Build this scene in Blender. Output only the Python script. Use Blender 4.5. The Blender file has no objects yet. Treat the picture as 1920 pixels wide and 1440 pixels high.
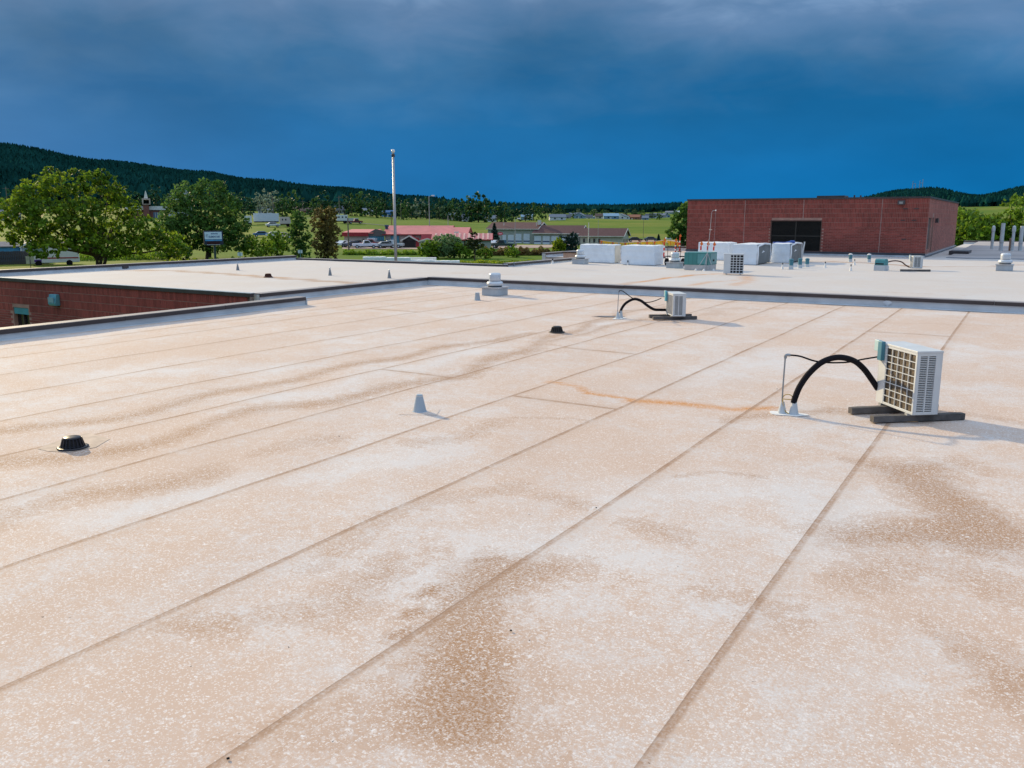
import bpy, math, random
import numpy as np
from mathutils import Vector, Matrix
random.seed(7); RNG = np.random.default_rng(7)
R = math.radians
sc = bpy.context.scene
col = sc.collection

# ------------------------------------------------------------------ camera
F = 1600.0; CAMH = 2.71; PITCH = R(10.95); AZ = R(31.1)      # focal length in photo pixels, height above the near roof
cam = bpy.data.cameras.new('camera'); camo = bpy.data.objects.new('camera', cam); col.objects.link(camo)
camo.location = (0, 0, CAMH); camo.rotation_euler = (R(90) - PITCH, 0, AZ)
cam.sensor_width = 36; cam.lens = F / 1920 * 36; cam.clip_start = 0.05; cam.clip_end = 20000
sc.camera = camo

# ------------------------------------------------------------------ sun, sky, exposure
SUN_EL = R(21); SUN_DIR = Vector((-0.953, 0.303, 0)).normalized()      # horizontal direction towards the sun
sd = Vector((SUN_DIR.x * math.cos(SUN_EL), SUN_DIR.y * math.cos(SUN_EL), math.sin(SUN_EL)))
sun = bpy.data.lights.new('sun', 'SUN'); suno = bpy.data.objects.new('sun', sun); col.objects.link(suno)
suno.rotation_euler = sd.to_track_quat('Z', 'Y').to_euler(); suno.location = (-40, 20, 40)
sun.energy = 4.6; sun.angle = R(1.2); sun.color = (1.0, 0.79, 0.46)
w = bpy.data.worlds.new('World'); sc.world = w; w.use_nodes = True
nt = w.node_tree; nt.nodes.clear()
def N(t, **k):
    n = nt.nodes.new(t)
    for a, b in k.items(): setattr(n, a, b)
    return n
wo = N('ShaderNodeOutputWorld'); bg = N('ShaderNodeBackground'); nt.links.new(bg.outputs[0], wo.inputs[0])
sky = N('ShaderNodeTexSky', sky_type='NISHITA', sun_disc=False, sun_elevation=SUN_EL, sun_rotation=math.atan2(SUN_DIR.x, SUN_DIR.y))
sky.dust_density = 2.0
tc = N('ShaderNodeTexCoord'); sep = N('ShaderNodeSeparateXYZ'); nt.links.new(tc.outputs['Generated'], sep.inputs[0])
# storm cloud deck: noise folded into the elevation, then coloured by elevation
mp = N('ShaderNodeMapping'); mp.inputs['Scale'].default_value = (1.0, 1.0, 2.6); nt.links.new(tc.outputs['Generated'], mp.inputs[0])
n1 = N('ShaderNodeTexNoise'); n1.inputs['Scale'].default_value = 3.4; n1.inputs['Detail'].default_value = 5; n1.inputs['Roughness'].default_value = .5
n2 = N('ShaderNodeTexNoise'); n2.inputs['Scale'].default_value = 11; n2.inputs['Detail'].default_value = 7; n2.inputs['Roughness'].default_value = .55; n2.inputs['Distortion'].default_value = .6
nt.links.new(mp.outputs[0], n1.inputs['Vector']); nt.links.new(mp.outputs[0], n2.inputs['Vector'])
def M(op, a, b, tree=None, clamp=False):
    tr = tree or nt
    m = tr.nodes.new('ShaderNodeMath'); m.operation = op; m.use_clamp = clamp
    for i, v in enumerate((a, b)):
        if v is None: continue
        if isinstance(v, (int, float)): m.inputs[i].default_value = v
        else: tr.links.new(v, m.inputs[i])
    return m.outputs[0]
mr = N('ShaderNodeMapRange'); mr.inputs['From Min'].default_value = .03; mr.inputs['From Max'].default_value = .16; mr.clamp = True
nt.links.new(sep.outputs['Z'], mr.inputs['Value'])
wob = M('ADD', M('MULTIPLY', M('SUBTRACT', n1.outputs['Fac'], .5), .15), M('MULTIPLY', M('SUBTRACT', n2.outputs['Fac'], .5), .085))
el = M('ADD', sep.outputs['Z'], M('MULTIPLY', wob, mr.outputs[0]))
cr = N('ShaderNodeValToRGB'); nt.links.new(el, cr.inputs[0]); r_ = cr.color_ramp
r_.elements[0].position = 0.0; r_.elements[0].color = (.000, .165, .440, 1)
r_.elements[1].position = 1.0; r_.elements[1].color = (.72, .88, 1.12, 1)
for p, c in ((.05, (.000, .150, .410)), (.11, (.004, .135, .350)), (.165, (.040, .165, .350)), (.225, (.108, .215, .390)), (.30, (.33, .47, .68)), (.45, (.58, .74, .98))):
    e = r_.elements.new(p); e.color = (*c, 1)
skm = N('ShaderNodeMix', data_type='RGBA'); skm.inputs[0].default_value = .985
scl = N('ShaderNodeVectorMath', operation='SCALE'); scl.inputs['Scale'].default_value = .10; nt.links.new(sky.outputs[0], scl.inputs[0])
nt.links.new(scl.outputs[0], skm.inputs[6]); nt.links.new(cr.outputs[0], skm.inputs[7])
vmr = N('ShaderNodeMapRange'); nt.links.new(n1.outputs['Fac'], vmr.inputs['Value']); vmr.inputs['From Min'].default_value = .33; vmr.inputs['From Max'].default_value = .67; vmr.inputs['To Min'].default_value = .86; vmr.inputs['To Max'].default_value = 1.16
vsc = N('ShaderNodeVectorMath', operation='SCALE'); nt.links.new(skm.outputs[2], vsc.inputs[0]); nt.links.new(vmr.outputs[0], vsc.inputs['Scale'])
nt.links.new(vsc.outputs[0], bg.inputs[0]); bg.inputs[1].default_value = 1.0
sc.view_settings.view_transform = 'Standard'; sc.view_settings.look = 'None'; sc.view_settings.exposure = 0.0; sc.view_settings.gamma = 1.0
sc.view_settings.use_curve_mapping = False
sc.render.engine = 'CYCLES'; sc.cycles.max_bounces = 6; sc.cycles.transparent_max_bounces = 8
sc.render.resolution_x = 1024; sc.render.resolution_y = 768

# ------------------------------------------------------------------ photo pixel -> place
cP, sP, cA, sA = math.cos(PITCH), math.sin(PITCH), math.cos(AZ), math.sin(AZ)
def ray(x, y):
    a = (x - 960) / F; b = (y - 720) / F
    dx, dy, dz = a, cP - b * sP, -sP - b * cP
    return Vector((dx * cA - dy * sA, dx * sA + dy * cA, dz))
O = Vector((0, 0, CAMH))
def px(x, y, z=0.0): d = ray(x, y); return O + d * ((z - CAMH) / d.z)        # where the ray meets height z
def at(x, y, D): d = ray(x, y); return O + d * (D / math.hypot(d.x, d.y))     # at ground distance D
def onX(x, y, X): d = ray(x, y); return O + d * (X / d.x)
def onY(x, y, Y): d = ray(x, y); return O + d * (Y / d.y)
def head(x):                                                                 # z rotation whose local +y points away from the camera along column x
    d = ray(x, 410); return math.atan2(-d.x, d.y)

# ------------------------------------------------------------------ mesh helpers
class MB:
    def __init__(s): s.v = []; s.f = []; s.t = []
    def quad(s, a, b, c, d, t=0.5):
        n = len(s.v); s.v += [tuple(a), tuple(b), tuple(c), tuple(d)]; s.f.append((n, n + 1, n + 2, n + 3)); s.t.append(t); return s
    def poly(s, pts, t=0.5):
        n = len(s.v); s.v += [tuple(p) for p in pts]; s.f.append(tuple(range(n, n + len(pts)))); s.t.append(t); return s
    def box(s, x0, x1, y0, y1, z0, z1, t=0.5, M=None):
        n = len(s.v); P = [(x0, y0, z0), (x1, y0, z0), (x1, y1, z0), (x0, y1, z0), (x0, y0, z1), (x1, y0, z1), (x1, y1, z1), (x0, y1, z1)]
        if M is not None: P = [tuple(M @ Vector(p)) for p in P]
        s.v += P
        for q in ((0, 3, 2, 1), (4, 5, 6, 7), (0, 1, 5, 4), (1, 2, 6, 5), (2, 3, 7, 6), (3, 0, 4, 7)): s.f.append(tuple(n + i for i in q)); s.t.append(t)
        return s
    def prism(s, prof, a, b, axis='y', t=.5):      # profile (2 coords) extruded along an axis
        n = len(s.v); k = len(prof)
        for e in (a, b):
            for p in prof: s.v.append({'y': (p[0], e, p[1]), 'x': (e, p[0], p[1]), 'z': (p[0], p[1], e)}[axis])
        for i in range(k):
            j = (i + 1) % k; s.f.append((n + i, n + j, n + k + j, n + k + i)); s.t.append(t)
        s.f.append(tuple(n + i for i in range(k))[::-1]); s.f.append(tuple(n + k + i for i in range(k))); s.t += [t, t]
        return s
    def lathe(s, prof, seg=20, c=(0, 0, 0), t=.5, cap=True):
        n = len(s.v); k = len(prof)
        for i in range(seg):
            a = 2 * math.pi * i / seg
            for r, z in prof: s.v.append((c[0] + r * math.cos(a), c[1] + r * math.sin(a), c[2] + z))
        for i in range(seg):
            j = (i + 1) % seg
            for m in range(k - 1):
                s.f.append((n + i * k + m, n + j * k + m, n + j * k + m + 1, n + i * k + m + 1)); s.t.append(t)
        if cap:
            s.f.append(tuple(n + i * k + k - 1 for i in range(seg))); s.t.append(t)
            s.f.append(tuple(n + i * k for i in range(seg))[::-1]); s.t.append(t)
        return s
    def tube(s, pts, r, seg=8, t=.5):
        pts = [Vector(p) for p in pts]; n = len(s.v); m = len(pts)
        rr = r if isinstance(r, (list, tuple)) else [r] * m
        u = None
        for i, p in enumerate(pts):
            d = (pts[min(i + 1, m - 1)] - pts[max(i - 1, 0)])
            d = d.normalized() if d.length > 1e-9 else Vector((0, 0, 1))
            if u is None: u = d.orthogonal().normalized()
            else:
                u = (u - d * u.dot(d)); u = u.normalized() if u.length > 1e-6 else d.orthogonal().normalized()
            b = d.cross(u)
            for k in range(seg):
                a = 2 * math.pi * k / seg; s.v.append(tuple(p + (u * math.cos(a) + b * math.sin(a)) * rr[i]))
        for i in range(m - 1):
            for k in range(seg):
                j = (k + 1) % seg; s.f.append((n + i * seg + k, n + i * seg + j, n + (i + 1) * seg + j, n + (i + 1) * seg + k)); s.t.append(t)
        s.f.append(tuple(n + k for k in range(seg))[::-1]); s.f.append(tuple(n + (m - 1) * seg + k for k in range(seg))); s.t += [t, t]
        return s
    def mesh(s, name, smooth=False, tint=False):
        me = bpy.data.meshes.new(name); me.from_pydata(s.v, [], s.f); me.update()
        if tint:
            a = me.attributes.new('tint', 'FLOAT', 'FACE'); a.data.foreach_set('value', s.t)
        if smooth: me.polygons.foreach_set('use_smooth', [True] * len(me.polygons))
        return me
def curve(pts, n=6):                               # Catmull-Rom
    P = [Vector(p) for p in pts]; P = [P[0] * 2 - P[1]] + P + [P[-1] * 2 - P[-2]]; out = []
    for i in range(1, len(P) - 2):
        for k in range(n):
            t = k / n; a, b, c_, d = P[i - 1:i + 3]
            out.append(.5 * ((2 * b) + (c_ - a) * t + (2 * a - 5 * b + 4 * c_ - d) * t * t + (3 * b - a - 3 * c_ + d) * t ** 3))
    out.append(P[-2]); return out
def link(name, me, mat=None, parent=None, world=False):
    o = bpy.data.objects.new(name, me); col.objects.link(o)
    if mat is not None and me is not None and not me.materials: me.materials.append(mat)
    if parent is not None:
        o.parent = parent
        if world:
            top = parent
            off = Vector(top.location)
            while top.parent is not None: top = top.parent; off += Vector(top.location)
            o.location = -off
    return o
def part(name, mb, mat, parent, world=False, smooth=False, tint=False, bev=0, label=None, kind=None):
    me = mb.mesh(name, smooth, tint) if isinstance(mb, MB) else mb
    o = link(name, me, mat, parent, world)
    if bev: b = o.modifiers.new('bevel', 'BEVEL'); b.width = bev; b.segments = 2; b.limit_method = 'ANGLE'
    if label: o['label'] = label
    if kind: o['kind'] = kind
    return o
def thing(name, label, cat, loc=(0, 0, 0), rz=0, group=None):
    o = bpy.data.objects.new(name, None); col.objects.link(o); o.location = loc; o.rotation_euler = (0, 0, rz)
    o.empty_display_size = .3; o['label'] = label; o['category'] = cat
    if group: o['group'] = group
    return o
def solo(name, mb, mat, label, cat, loc=(0, 0, 0), rz=0, group=None, smooth=False, bev=0, tint=False):
    me = mb.mesh(name, smooth, tint) if isinstance(mb, MB) else mb
    o = link(name, me, mat); o.location = loc; o.rotation_euler = (0, 0, rz); o['label'] = label; o['category'] = cat
    if group: o['group'] = group
    if bev: b = o.modifiers.new('bevel', 'BEVEL'); b.width = bev; b.segments = 2; b.limit_method = 'ANGLE'
    return o
def dup(root, loc, rz, label=None, group=None, scale=None):
    r = root.copy(); col.objects.link(r); r.location = loc; r.rotation_euler = (0, 0, rz)
    if label: r['label'] = label
    if group: r['group'] = group
    if scale: r.scale = scale if isinstance(scale, (tuple, list)) else (scale,) * 3
    for ch in list(root.children):
        c = ch.copy(); col.objects.link(c); c.parent = r
        for g in list(ch.children): d = g.copy(); col.objects.link(d); d.parent = c
    return r
def struct(name, me, mat): o = link(name, me, mat); o['kind'] = 'structure'; return o

# ------------------------------------------------------------------ materials
MAT = {}
def mat(name, c, rough=.65, var=.18, scale=2.0, metal=0, bump=0.0, bscale=40, c2=None, tint=0, transl=0, spec=.4, detail=5, alpha=None):
    if name in MAT: return MAT[name]
    m = bpy.data.materials.new(name); m.use_nodes = True; t = m.node_tree; b = t.nodes['Principled BSDF']; L = t.links.new
    g = t.nodes.new('ShaderNodeNewGeometry'); n = t.nodes.new('ShaderNodeTexNoise'); n.inputs['Scale'].default_value = scale; n.inputs['Detail'].default_value = detail
    tcn = t.nodes.new('ShaderNodeTexCoord'); L(tcn.outputs['Object'], n.inputs['Vector'])
    mx = t.nodes.new('ShaderNodeMix'); mx.data_type = 'RGBA'
    lo = tuple(max(0, v * (1 - var)) for v in c); hi = tuple(min(1, v * (1 + var)) for v in c) if c2 is None else c2
    mx.inputs[6].default_value = (*lo, 1); mx.inputs[7].default_value = (*hi, 1)
    rp = t.nodes.new('ShaderNodeMapRange'); rp.inputs['From Min'].default_value = .32; rp.inputs['From Max'].default_value = .68; L(n.outputs['Fac'], rp.inputs['Value']); L(rp.outputs[0], mx.inputs[0])
    out = mx.outputs[2]
    if tint:
        at_ = t.nodes.new('ShaderNodeAttribute'); at_.attribute_name = 'tint'
        hs = t.nodes.new('ShaderNodeMapRange'); hs.inputs['To Min'].default_value = 1 - tint; hs.inputs['To Max'].default_value = 1 + tint; L(at_.outputs['Fac'], hs.inputs['Value'])
        vm = t.nodes.new('ShaderNodeVectorMath'); vm.operation = 'SCALE'; L(out, vm.inputs[0]); L(hs.outputs[0], vm.inputs['Scale']); out = vm.outputs[0]
    L(out, b.inputs['Base Color']); b.inputs['Roughness'].default_value = rough; b.inputs['Metallic'].default_value = metal
    b.inputs['Specular IOR Level'].default_value = spec
    if bump:
        bn = t.nodes.new('ShaderNodeTexNoise'); bn.inputs['Scale'].default_value = bscale; bn.inputs['Detail'].default_value = 4; L(tcn.outputs['Object'], bn.inputs['Vector'])
        bu = t.nodes.new('ShaderNodeBump'); bu.inputs['Strength'].default_value = bump; bu.inputs['Distance'].default_value = .02; L(bn.outputs['Fac'], bu.inputs['Height']); L(bu.outputs[0], b.inputs['Normal'])
    if transl:
        tr = t.nodes.new('ShaderNodeBsdfTranslucent'); sm = t.nodes.new('ShaderNodeMixShader'); sm.inputs[0].default_value = transl
        hv = t.nodes.new('ShaderNodeHueSaturation'); hv.inputs['Value'].default_value = 1.25; hv.inputs['Hue'].default_value = .485; L(out, hv.inputs['Color']); L(hv.outputs[0], tr.inputs[0])
        L(b.outputs[0], sm.inputs[1]); L(tr.outputs[0], sm.inputs[2]); L(sm.outputs[0], t.nodes['Material Output'].inputs[0])
    MAT[name] = m; return m
def leafmat(name, c, c2, transl=.35, tint=.45): return mat(name, c, rough=.6, c2=c2, scale=.35, tint=tint, transl=transl, spec=.25)

def membrane(name, pale, tan, tan_amt, seam=True, speck=1.0):
    m = bpy.data.materials.new(name); m.use_nodes = True; t = m.node_tree; b = t.nodes['Principled BSDF']; L = t.links.new
    def nn(ty, **k):
        n = t.nodes.new(ty)
        for a, v in k.items(): n.inputs[a].default_value = v
        return n
    def mth(op, a, b_=None, clamp=False): return M(op, a, b_, t, clamp)
    def mix(f, a, c_):
        x = t.nodes.new('ShaderNodeMix'); x.data_type = 'RGBA'
        for s_, v in ((0, f), (6, a), (7, c_)):
            if isinstance(v, tuple): x.inputs[s_].default_value = (*v, 1)
            elif isinstance(v, (int, float)): x.inputs[s_].default_value = v
            else: L(v, x.inputs[s_])
        return x.outputs[2]
    def rng(v, a, c_, lo=0, hi=1):
        x = t.nodes.new('ShaderNodeMapRange'); L(v, x.inputs[0]); x.inputs[1].default_value = a; x.inputs[2].default_value = c_; x.inputs[3].default_value = lo; x.inputs[4].default_value = hi; return x.outputs[0]
    geo = nn('ShaderNodeNewGeometry'); P = geo.outputs['Position']
    def noise(s, d=5, r=.55, dist=0): n = nn('ShaderNodeTexNoise', Scale=s, Detail=d, Roughness=r, Distortion=dist); L(P, n.inputs['Vector']); return n.outputs['Fac']
    a1 = noise(.28, 3); a2 = noise(1.5, 6, .6, .4); a3 = noise(8, 5, .6); a4 = noise(38, 4, .65); a5 = noise(95, 3, .6)
    ats = nn('ShaderNodeAttribute'); ats.attribute_name = 'stain'; sx = t.nodes.new('ShaderNodeSeparateColor'); L(ats.outputs['Color'], sx.inputs[0])
    dirt = mth('ADD', mth('ADD', mth('MULTIPLY', a1, .9), mth('MULTIPLY', a2, .8)), mth('ADD', mth('ADD', mth('MULTIPLY', a3, .55), mth('MULTIPLY', a5, .7)), mth('MULTIPLY', a4, .9)))
    dirt = rng(dirt, 1.64, 2.02)
    dirt = mth('MULTIPLY', dirt, tan_amt)
    dirt = mth('SUBTRACT', dirt, mth('MULTIPLY', sx.outputs[2], .55), True)
    base = mix(dirt, pale, tan)
    gran = rng(mth('ADD', mth('MULTIPLY', a4, .6), mth('MULTIPLY', a5, .55)), .46, .70, .45, 1.15)
    sv = mth('ADD', sx.outputs[0], mth('ADD', mth('MULTIPLY', mth('SUBTRACT', a2, .5), .75), mth('ADD', mth('MULTIPLY', mth('SUBTRACT', a3, .5), .45), mth('MULTIPLY', mth('SUBTRACT', a4, .5), .35))))
    here = rng(sx.outputs[0], .06, .22)
    body = mth('MULTIPLY', mth('MULTIPLY', rng(sv, .20, .62), rng(sx.outputs[0], .0, .9, .30, .92)), gran)
    tide = mth('MULTIPLY', rng(mth('ABSOLUTE', mth('SUBTRACT', sv, .30)), .0, .05, 1, 0), .30)            # dried tide mark at the edge of a stain
    br = mth('MULTIPLY', mth('MAXIMUM', body, tide), here, True)
    base = mix(br, base, (.34, .18, .085))
    ru = mth('MULTIPLY', sx.outputs[1], rng(mth('ADD', a2, mth('MULTIPLY', a3, .6)), .50, .92, .4, 1.4), True)
    base = mix(ru, base, (.56, .25, .075))
    # pale scuffed flecks of bare membrane, dark grit
    def flecks(s, thr, rad):
        v = nn('ShaderNodeTexVoronoi', Scale=s)
        wn_ = nn('ShaderNodeTexNoise', Scale=s * .9, Detail=2.0); L(P, wn_.inputs['Vector']); wv = t.nodes.new('ShaderNodeVectorMath'); wv.operation = 'MULTIPLY_ADD'; L(wn_.outputs['Color'], wv.inputs[0]); wv.inputs[1].default_value = (1.6 / s,) * 3; L(P, wv.inputs[2]); L(wv.outputs[0], v.inputs['Vector'])
        sp = t.nodes.new('ShaderNodeSeparateColor'); L(v.outputs['Color'], sp.inputs[0])
        big = rng(sp.outputs[0], thr, 1.0, 0.0, rad)
        d = mth('ADD', v.outputs['Distance'], mth('MULTIPLY', mth('SUBTRACT', a4, .5), .5))
        return mth('MULTIPLY', mth('LESS_THAN', d, big), rng(d, 0.0, .42, 1.0, .55), True)
    dens = rng(a2, .32, .52, .45, 1.0)
    f1 = mth('MULTIPLY', mth('ADD', mth('MULTIPLY', flecks(24, .70, .44), .6), mth('MULTIPLY', flecks(72, .30, .64), .85), True), mth('MULTIPLY', dens, speck), True)
    base = mix(f1, base, (.80, .755, .725))
    f2 = mth('MULTIPLY', flecks(23, .972, .16), .8); base = mix(f2, base, (.07, .055, .05))
    if seam:
        uv = nn('ShaderNodeUVMap'); s2 = t.nodes.new('ShaderNodeSeparateXYZ'); L(uv.outputs[0], s2.inputs[0])
        e = mth('MINIMUM', s2.outputs[0], s2.outputs[1])
        e = mth('ADD', e, mth('ADD', mth('MULTIPLY', mth('SUBTRACT', a3, .5), .028), mth('MULTIPLY', mth('SUBTRACT', a4, .5), .045)))
        brk = rng(mth('ADD', mth('MULTIPLY', a4, .9), mth('ADD', mth('MULTIPLY', a2, .9), mth('MULTIPLY', a3, .6))), .95, 1.42, .2, 1.0)
        k = mth('MULTIPLY', rng(e, .046, .070, 1, 0), brk, True)
        base = mix(mth('MULTIPLY', k, .90), base, (.33, .19, .115))
        base = mix(mth('MULTIPLY', mth('MULTIPLY', rng(e, .006, .016, 1, 0), brk), .6), base, (.17, .11, .08))
        k2 = mth('MULTIPLY', rng(e, .04, .26, 1, 0), .20); base = mix(k2, base, (.42, .29, .20))
    L(base, b.inputs['Base Color']); b.inputs['Roughness'].default_value = .85; b.inputs['Specular IOR Level'].default_value = .15
    bu = nn('ShaderNodeBump', Strength=.25, Distance=.004); L(mth('ADD', a4, mth('MULTIPLY', a3, 1.5)), bu.inputs['Height']); L(bu.outputs[0], b.inputs['Normal'])
    return m

# stains on the roofs: each is a run of photo points, a half width in metres, a strength
def seg_field(pts, X, Y):
    d = np.full(X.shape, 1e9)
    for (ax, ay), (bx, by) in zip(pts[:-1], pts[1:]):
        vx, vy = bx - ax, by - ay; L2 = vx * vx + vy * vy + 1e-9
        tt = np.clip(((X - ax) * vx + (Y - ay) * vy) / L2, 0, 1)
        d = np.minimum(d, np.hypot(X - ax - tt * vx, Y - ay - tt * vy))
    return d
STAIN = [  # channel (0 brown, 1 rust, 2 clean), width, strength, z, points
    (0, .46, .80, 0, [(1000, 1070), (920, 1130), (850, 1200), (800, 1290), (790, 1340)]),
    (0, .36, 1.0, 0, [(845, 1240), (800, 1350)]), (0, .22, 1.0, 0, [(840, 1275), (800, 1310)]), (0, .85, .40, 0, [(960, 1120), (800, 1330)]),
    (0, .05, .85, 0, [(735, 1200), (790, 1120), (850, 1068), (920, 1046), (1000, 1052)]),
    (2, .16, .8, 0, [(930, 1085), (860, 1140)]),
    (0, .62, .80, 0, [(1750, 890), (1770, 970), (1730, 1010)]), (0, .5, .4, 0, [(1640, 1090), (1780, 1075), (1920, 1110)]), (0, .4, .5, 0, [(1920, 1250), (1830, 1260), (1780, 1230)]),
    (0, .10, .6, 0, [(1580, 860), (1680, 880)]), (2, .35, .9, 0, [(1600, 920), (1560, 1030)]), (2, .5, .8, 0, [(1150, 920), (1350, 930), (1480, 900)]),
    (0, .28, .45, 0, [(1160, 975), (1240, 1010)]), (0, .2, .4, 0, [(1010, 930), (1090, 940)]), (0, .09, .5, 0, [(1270, 893), (1340, 885), (1420, 898)]),
    (0, .28, .40, 0, [(560, 1060), (760, 965), (930, 915)]), (2, .4, .7, 0, [(560, 900), (700, 880), (780, 850)]), (2, .45, .7, 0, [(1010, 1000), (1060, 1030)]),
    (0, .38, .5, 0, [(0, 980), (120, 945), (260, 915), (390, 880)]), (2, .30, .9, 0, [(190, 975), (330, 935), (470, 890)]),
    (0, .30, .62, 0, [(0, 812), (200, 785), (480, 725), (700, 678), (900, 640), (1000, 627)]),
    (0, .34, .62, 0, [(0, 872), (160, 860), (480, 772), (700, 735), (850, 705), (960, 665), (1040, 633)]), (0, .15, .6, 0, [(700, 738), (850, 708), (960, 668)]),
    (2, .36, .95, 0, [(480, 752), (620, 728), (760, 690), (900, 658)]),
    (0, .30, .6, 0, [(1046, 630), (1100, 612), (1170, 585), (1250, 575)]), (0, .18, .6, 0, [(1040, 640), (1120, 618), (1200, 598), (1290, 606)]),
    (0, .7, .32, 0, [(1300, 590), (1400, 576), (1500, 580)]), (0, .14, .5, 0, [(1290, 562), (1400, 569), (1560, 577)]),
    (2, .25, .8, 0, [(1080, 624), (1180, 595), (1240, 585)]),
    (1, .075, .95, 0, [(1035, 716), (1085, 727), (1105, 738), (1150, 742), (1200, 748)]), (1, .15, .8, 0, [(1195, 750), (1290, 760), (1370, 766), (1440, 764)]), (0, .22, .5, 0, [(1380, 790), (1450, 775), (1560, 770)]),
    (0, .08, .45, 0, [(960, 785), (1060, 783), (1120, 790)]), (0, .2, .45, 0, [(1790, 775), (1920, 795)]), (0, .10, .35, 0, [(1660, 605), (1920, 612)]), (0, .06, .5, 0, [(1010, 640), (1060, 651)]),
    (0, .32, .45, 0, [(760, 830), (860, 822), (940, 800)]), (0, .28, .40, 0, [(500, 850), (640, 820)]), (2, .5, .7, 0, [(100, 700), (500, 690)]), (2, .6, .7, 0, [(1250, 720), (1500, 660)]),
    (0, .35, .45, 0, [(380, 1180), (560, 1140), (700, 1080)]), (0, .5, .3, 0, [(1300, 1100), (1420, 1120)]),
    # the far roof
    (0, .42, .75, .28, [(200, 506), (330, 508), (430, 514), (505, 520), (620, 528), (720, 533)]), (1, .10, .5, .28, [(440, 516), (560, 522)]), (0, .3, .4, .28, [(0, 512), (150, 512), (280, 508)]),
    (1, .12, .85, .28, [(1160, 534), (1215, 527), (1262, 520), (1300, 516), (1350, 513), (1400, 515)]), (0, .22, .55, .28, [(1150, 536), (1230, 524), (1320, 515)]),
    (1, .22, .5, .28, [(1395, 516), (1405, 524), (1380, 535)]), (1, .14, .45, .28, [(1290, 535), (1340, 528), (1400, 524)]),
    (0, .5, .9, .28, [(1430, 491), (1560, 491), (1640, 494), (1720, 500)]), (1, .2, .5, .28, [(1440, 487), (1700, 492)]), (0, .35, .6, .28, [(1760, 500), (1860, 500), (1920, 496)]),
    (0, .45, .35, .28, [(860, 512), (940, 514), (1000, 512)]), (0, .5, .25, .28, [(1560, 545), (1700, 548), (1850, 556)]), (0, .3, .5, .28, [(1240, 470), (1285, 474)]),
]
def stain_fields(X, Y, z):
    out = np.zeros(X.shape + (3,), np.float32)
    for ch, wd, st, zz, pts in STAIN:
        if abs(zz - z) > .1: continue
        P = [px(a, b, zz) for a, b in pts]; P = [(p.x, p.y) for p in P]
        x0 = min(p[0] for p in P) - 3 * wd; x1 = max(p[0] for p in P) + 3 * wd; y0 = min(p[1] for p in P) - 3 * wd; y1 = max(p[1] for p in P) + 3 * wd
        if X.max() < x0 or X.min() > x1 or Y.max() < y0 or Y.min() > y1: continue
        d = seg_field(P, X + .5 * wd * np.sin(Y * 2.1 + X) , Y + .4 * wd * np.sin(X * 3.3))
        out[..., ch] = np.maximum(out[..., ch], st * np.exp(-(d / wd) ** 2))
    return out
def undul(X, Y): return .0035 * (np.sin(X * 1.9 + 1.3 * np.sin(Y * .7)) + np.sin(Y * 1.45 + .9 * np.sin(X * 1.1 + 2)) + .6 * np.sin(X * 4.1 + Y * 2.7))
def sheet(name, x0, x1, y0, y1, z, step, mtl, parent, lap=.05, rise=.0025):
    nx = max(2, int((x1 - x0) / step) + 1); ny = max(2, int((y1 - y0) / step) + 1)
    xs = np.linspace(x0 - lap, x1, nx); ys = np.linspace(y0, y1, ny); X, Y = np.meshgrid(xs, ys)
    Z = z + rise * (x1 - X) / (x1 + lap - x0) + undul(X, Y)
    V = np.stack([X, Y, Z], -1).reshape(-1, 3); idx = np.arange(nx * ny).reshape(ny, nx)
    Q = np.stack([idx[:-1, :-1], idx[:-1, 1:], idx[1:, 1:], idx[1:, :-1]], -1).reshape(-1, 4)
    me = bpy.data.meshes.new(name); me.from_pydata(V.tolist(), [], Q.tolist())
    a = me.attributes.new('stain', 'FLOAT_COLOR', 'POINT'); c4 = np.ones((nx * ny, 4), np.float32); c4[:, :3] = stain_fields(X, Y, z).reshape(-1, 3); a.data.foreach_set('color', c4.ravel())
    uvl = me.uv_layers.new(name='UVMap'); li = np.empty(len(me.loops), np.int32); me.loops.foreach_get('vertex_index', li)
    # u = metres to the lapped edge, v = metres to the nearer sheet end
    U = (X - x0 + lap).ravel(); W = np.minimum(Y - y0, y1 - Y).ravel() + .012
    uvl.data.foreach_set('uv', np.stack([U[li], W[li]], -1).astype(np.float32).ravel())
    me.polygons.foreach_set('use_smooth', [True] * len(me.polygons))
    return part(name, me, mtl, parent, world=True)

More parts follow.
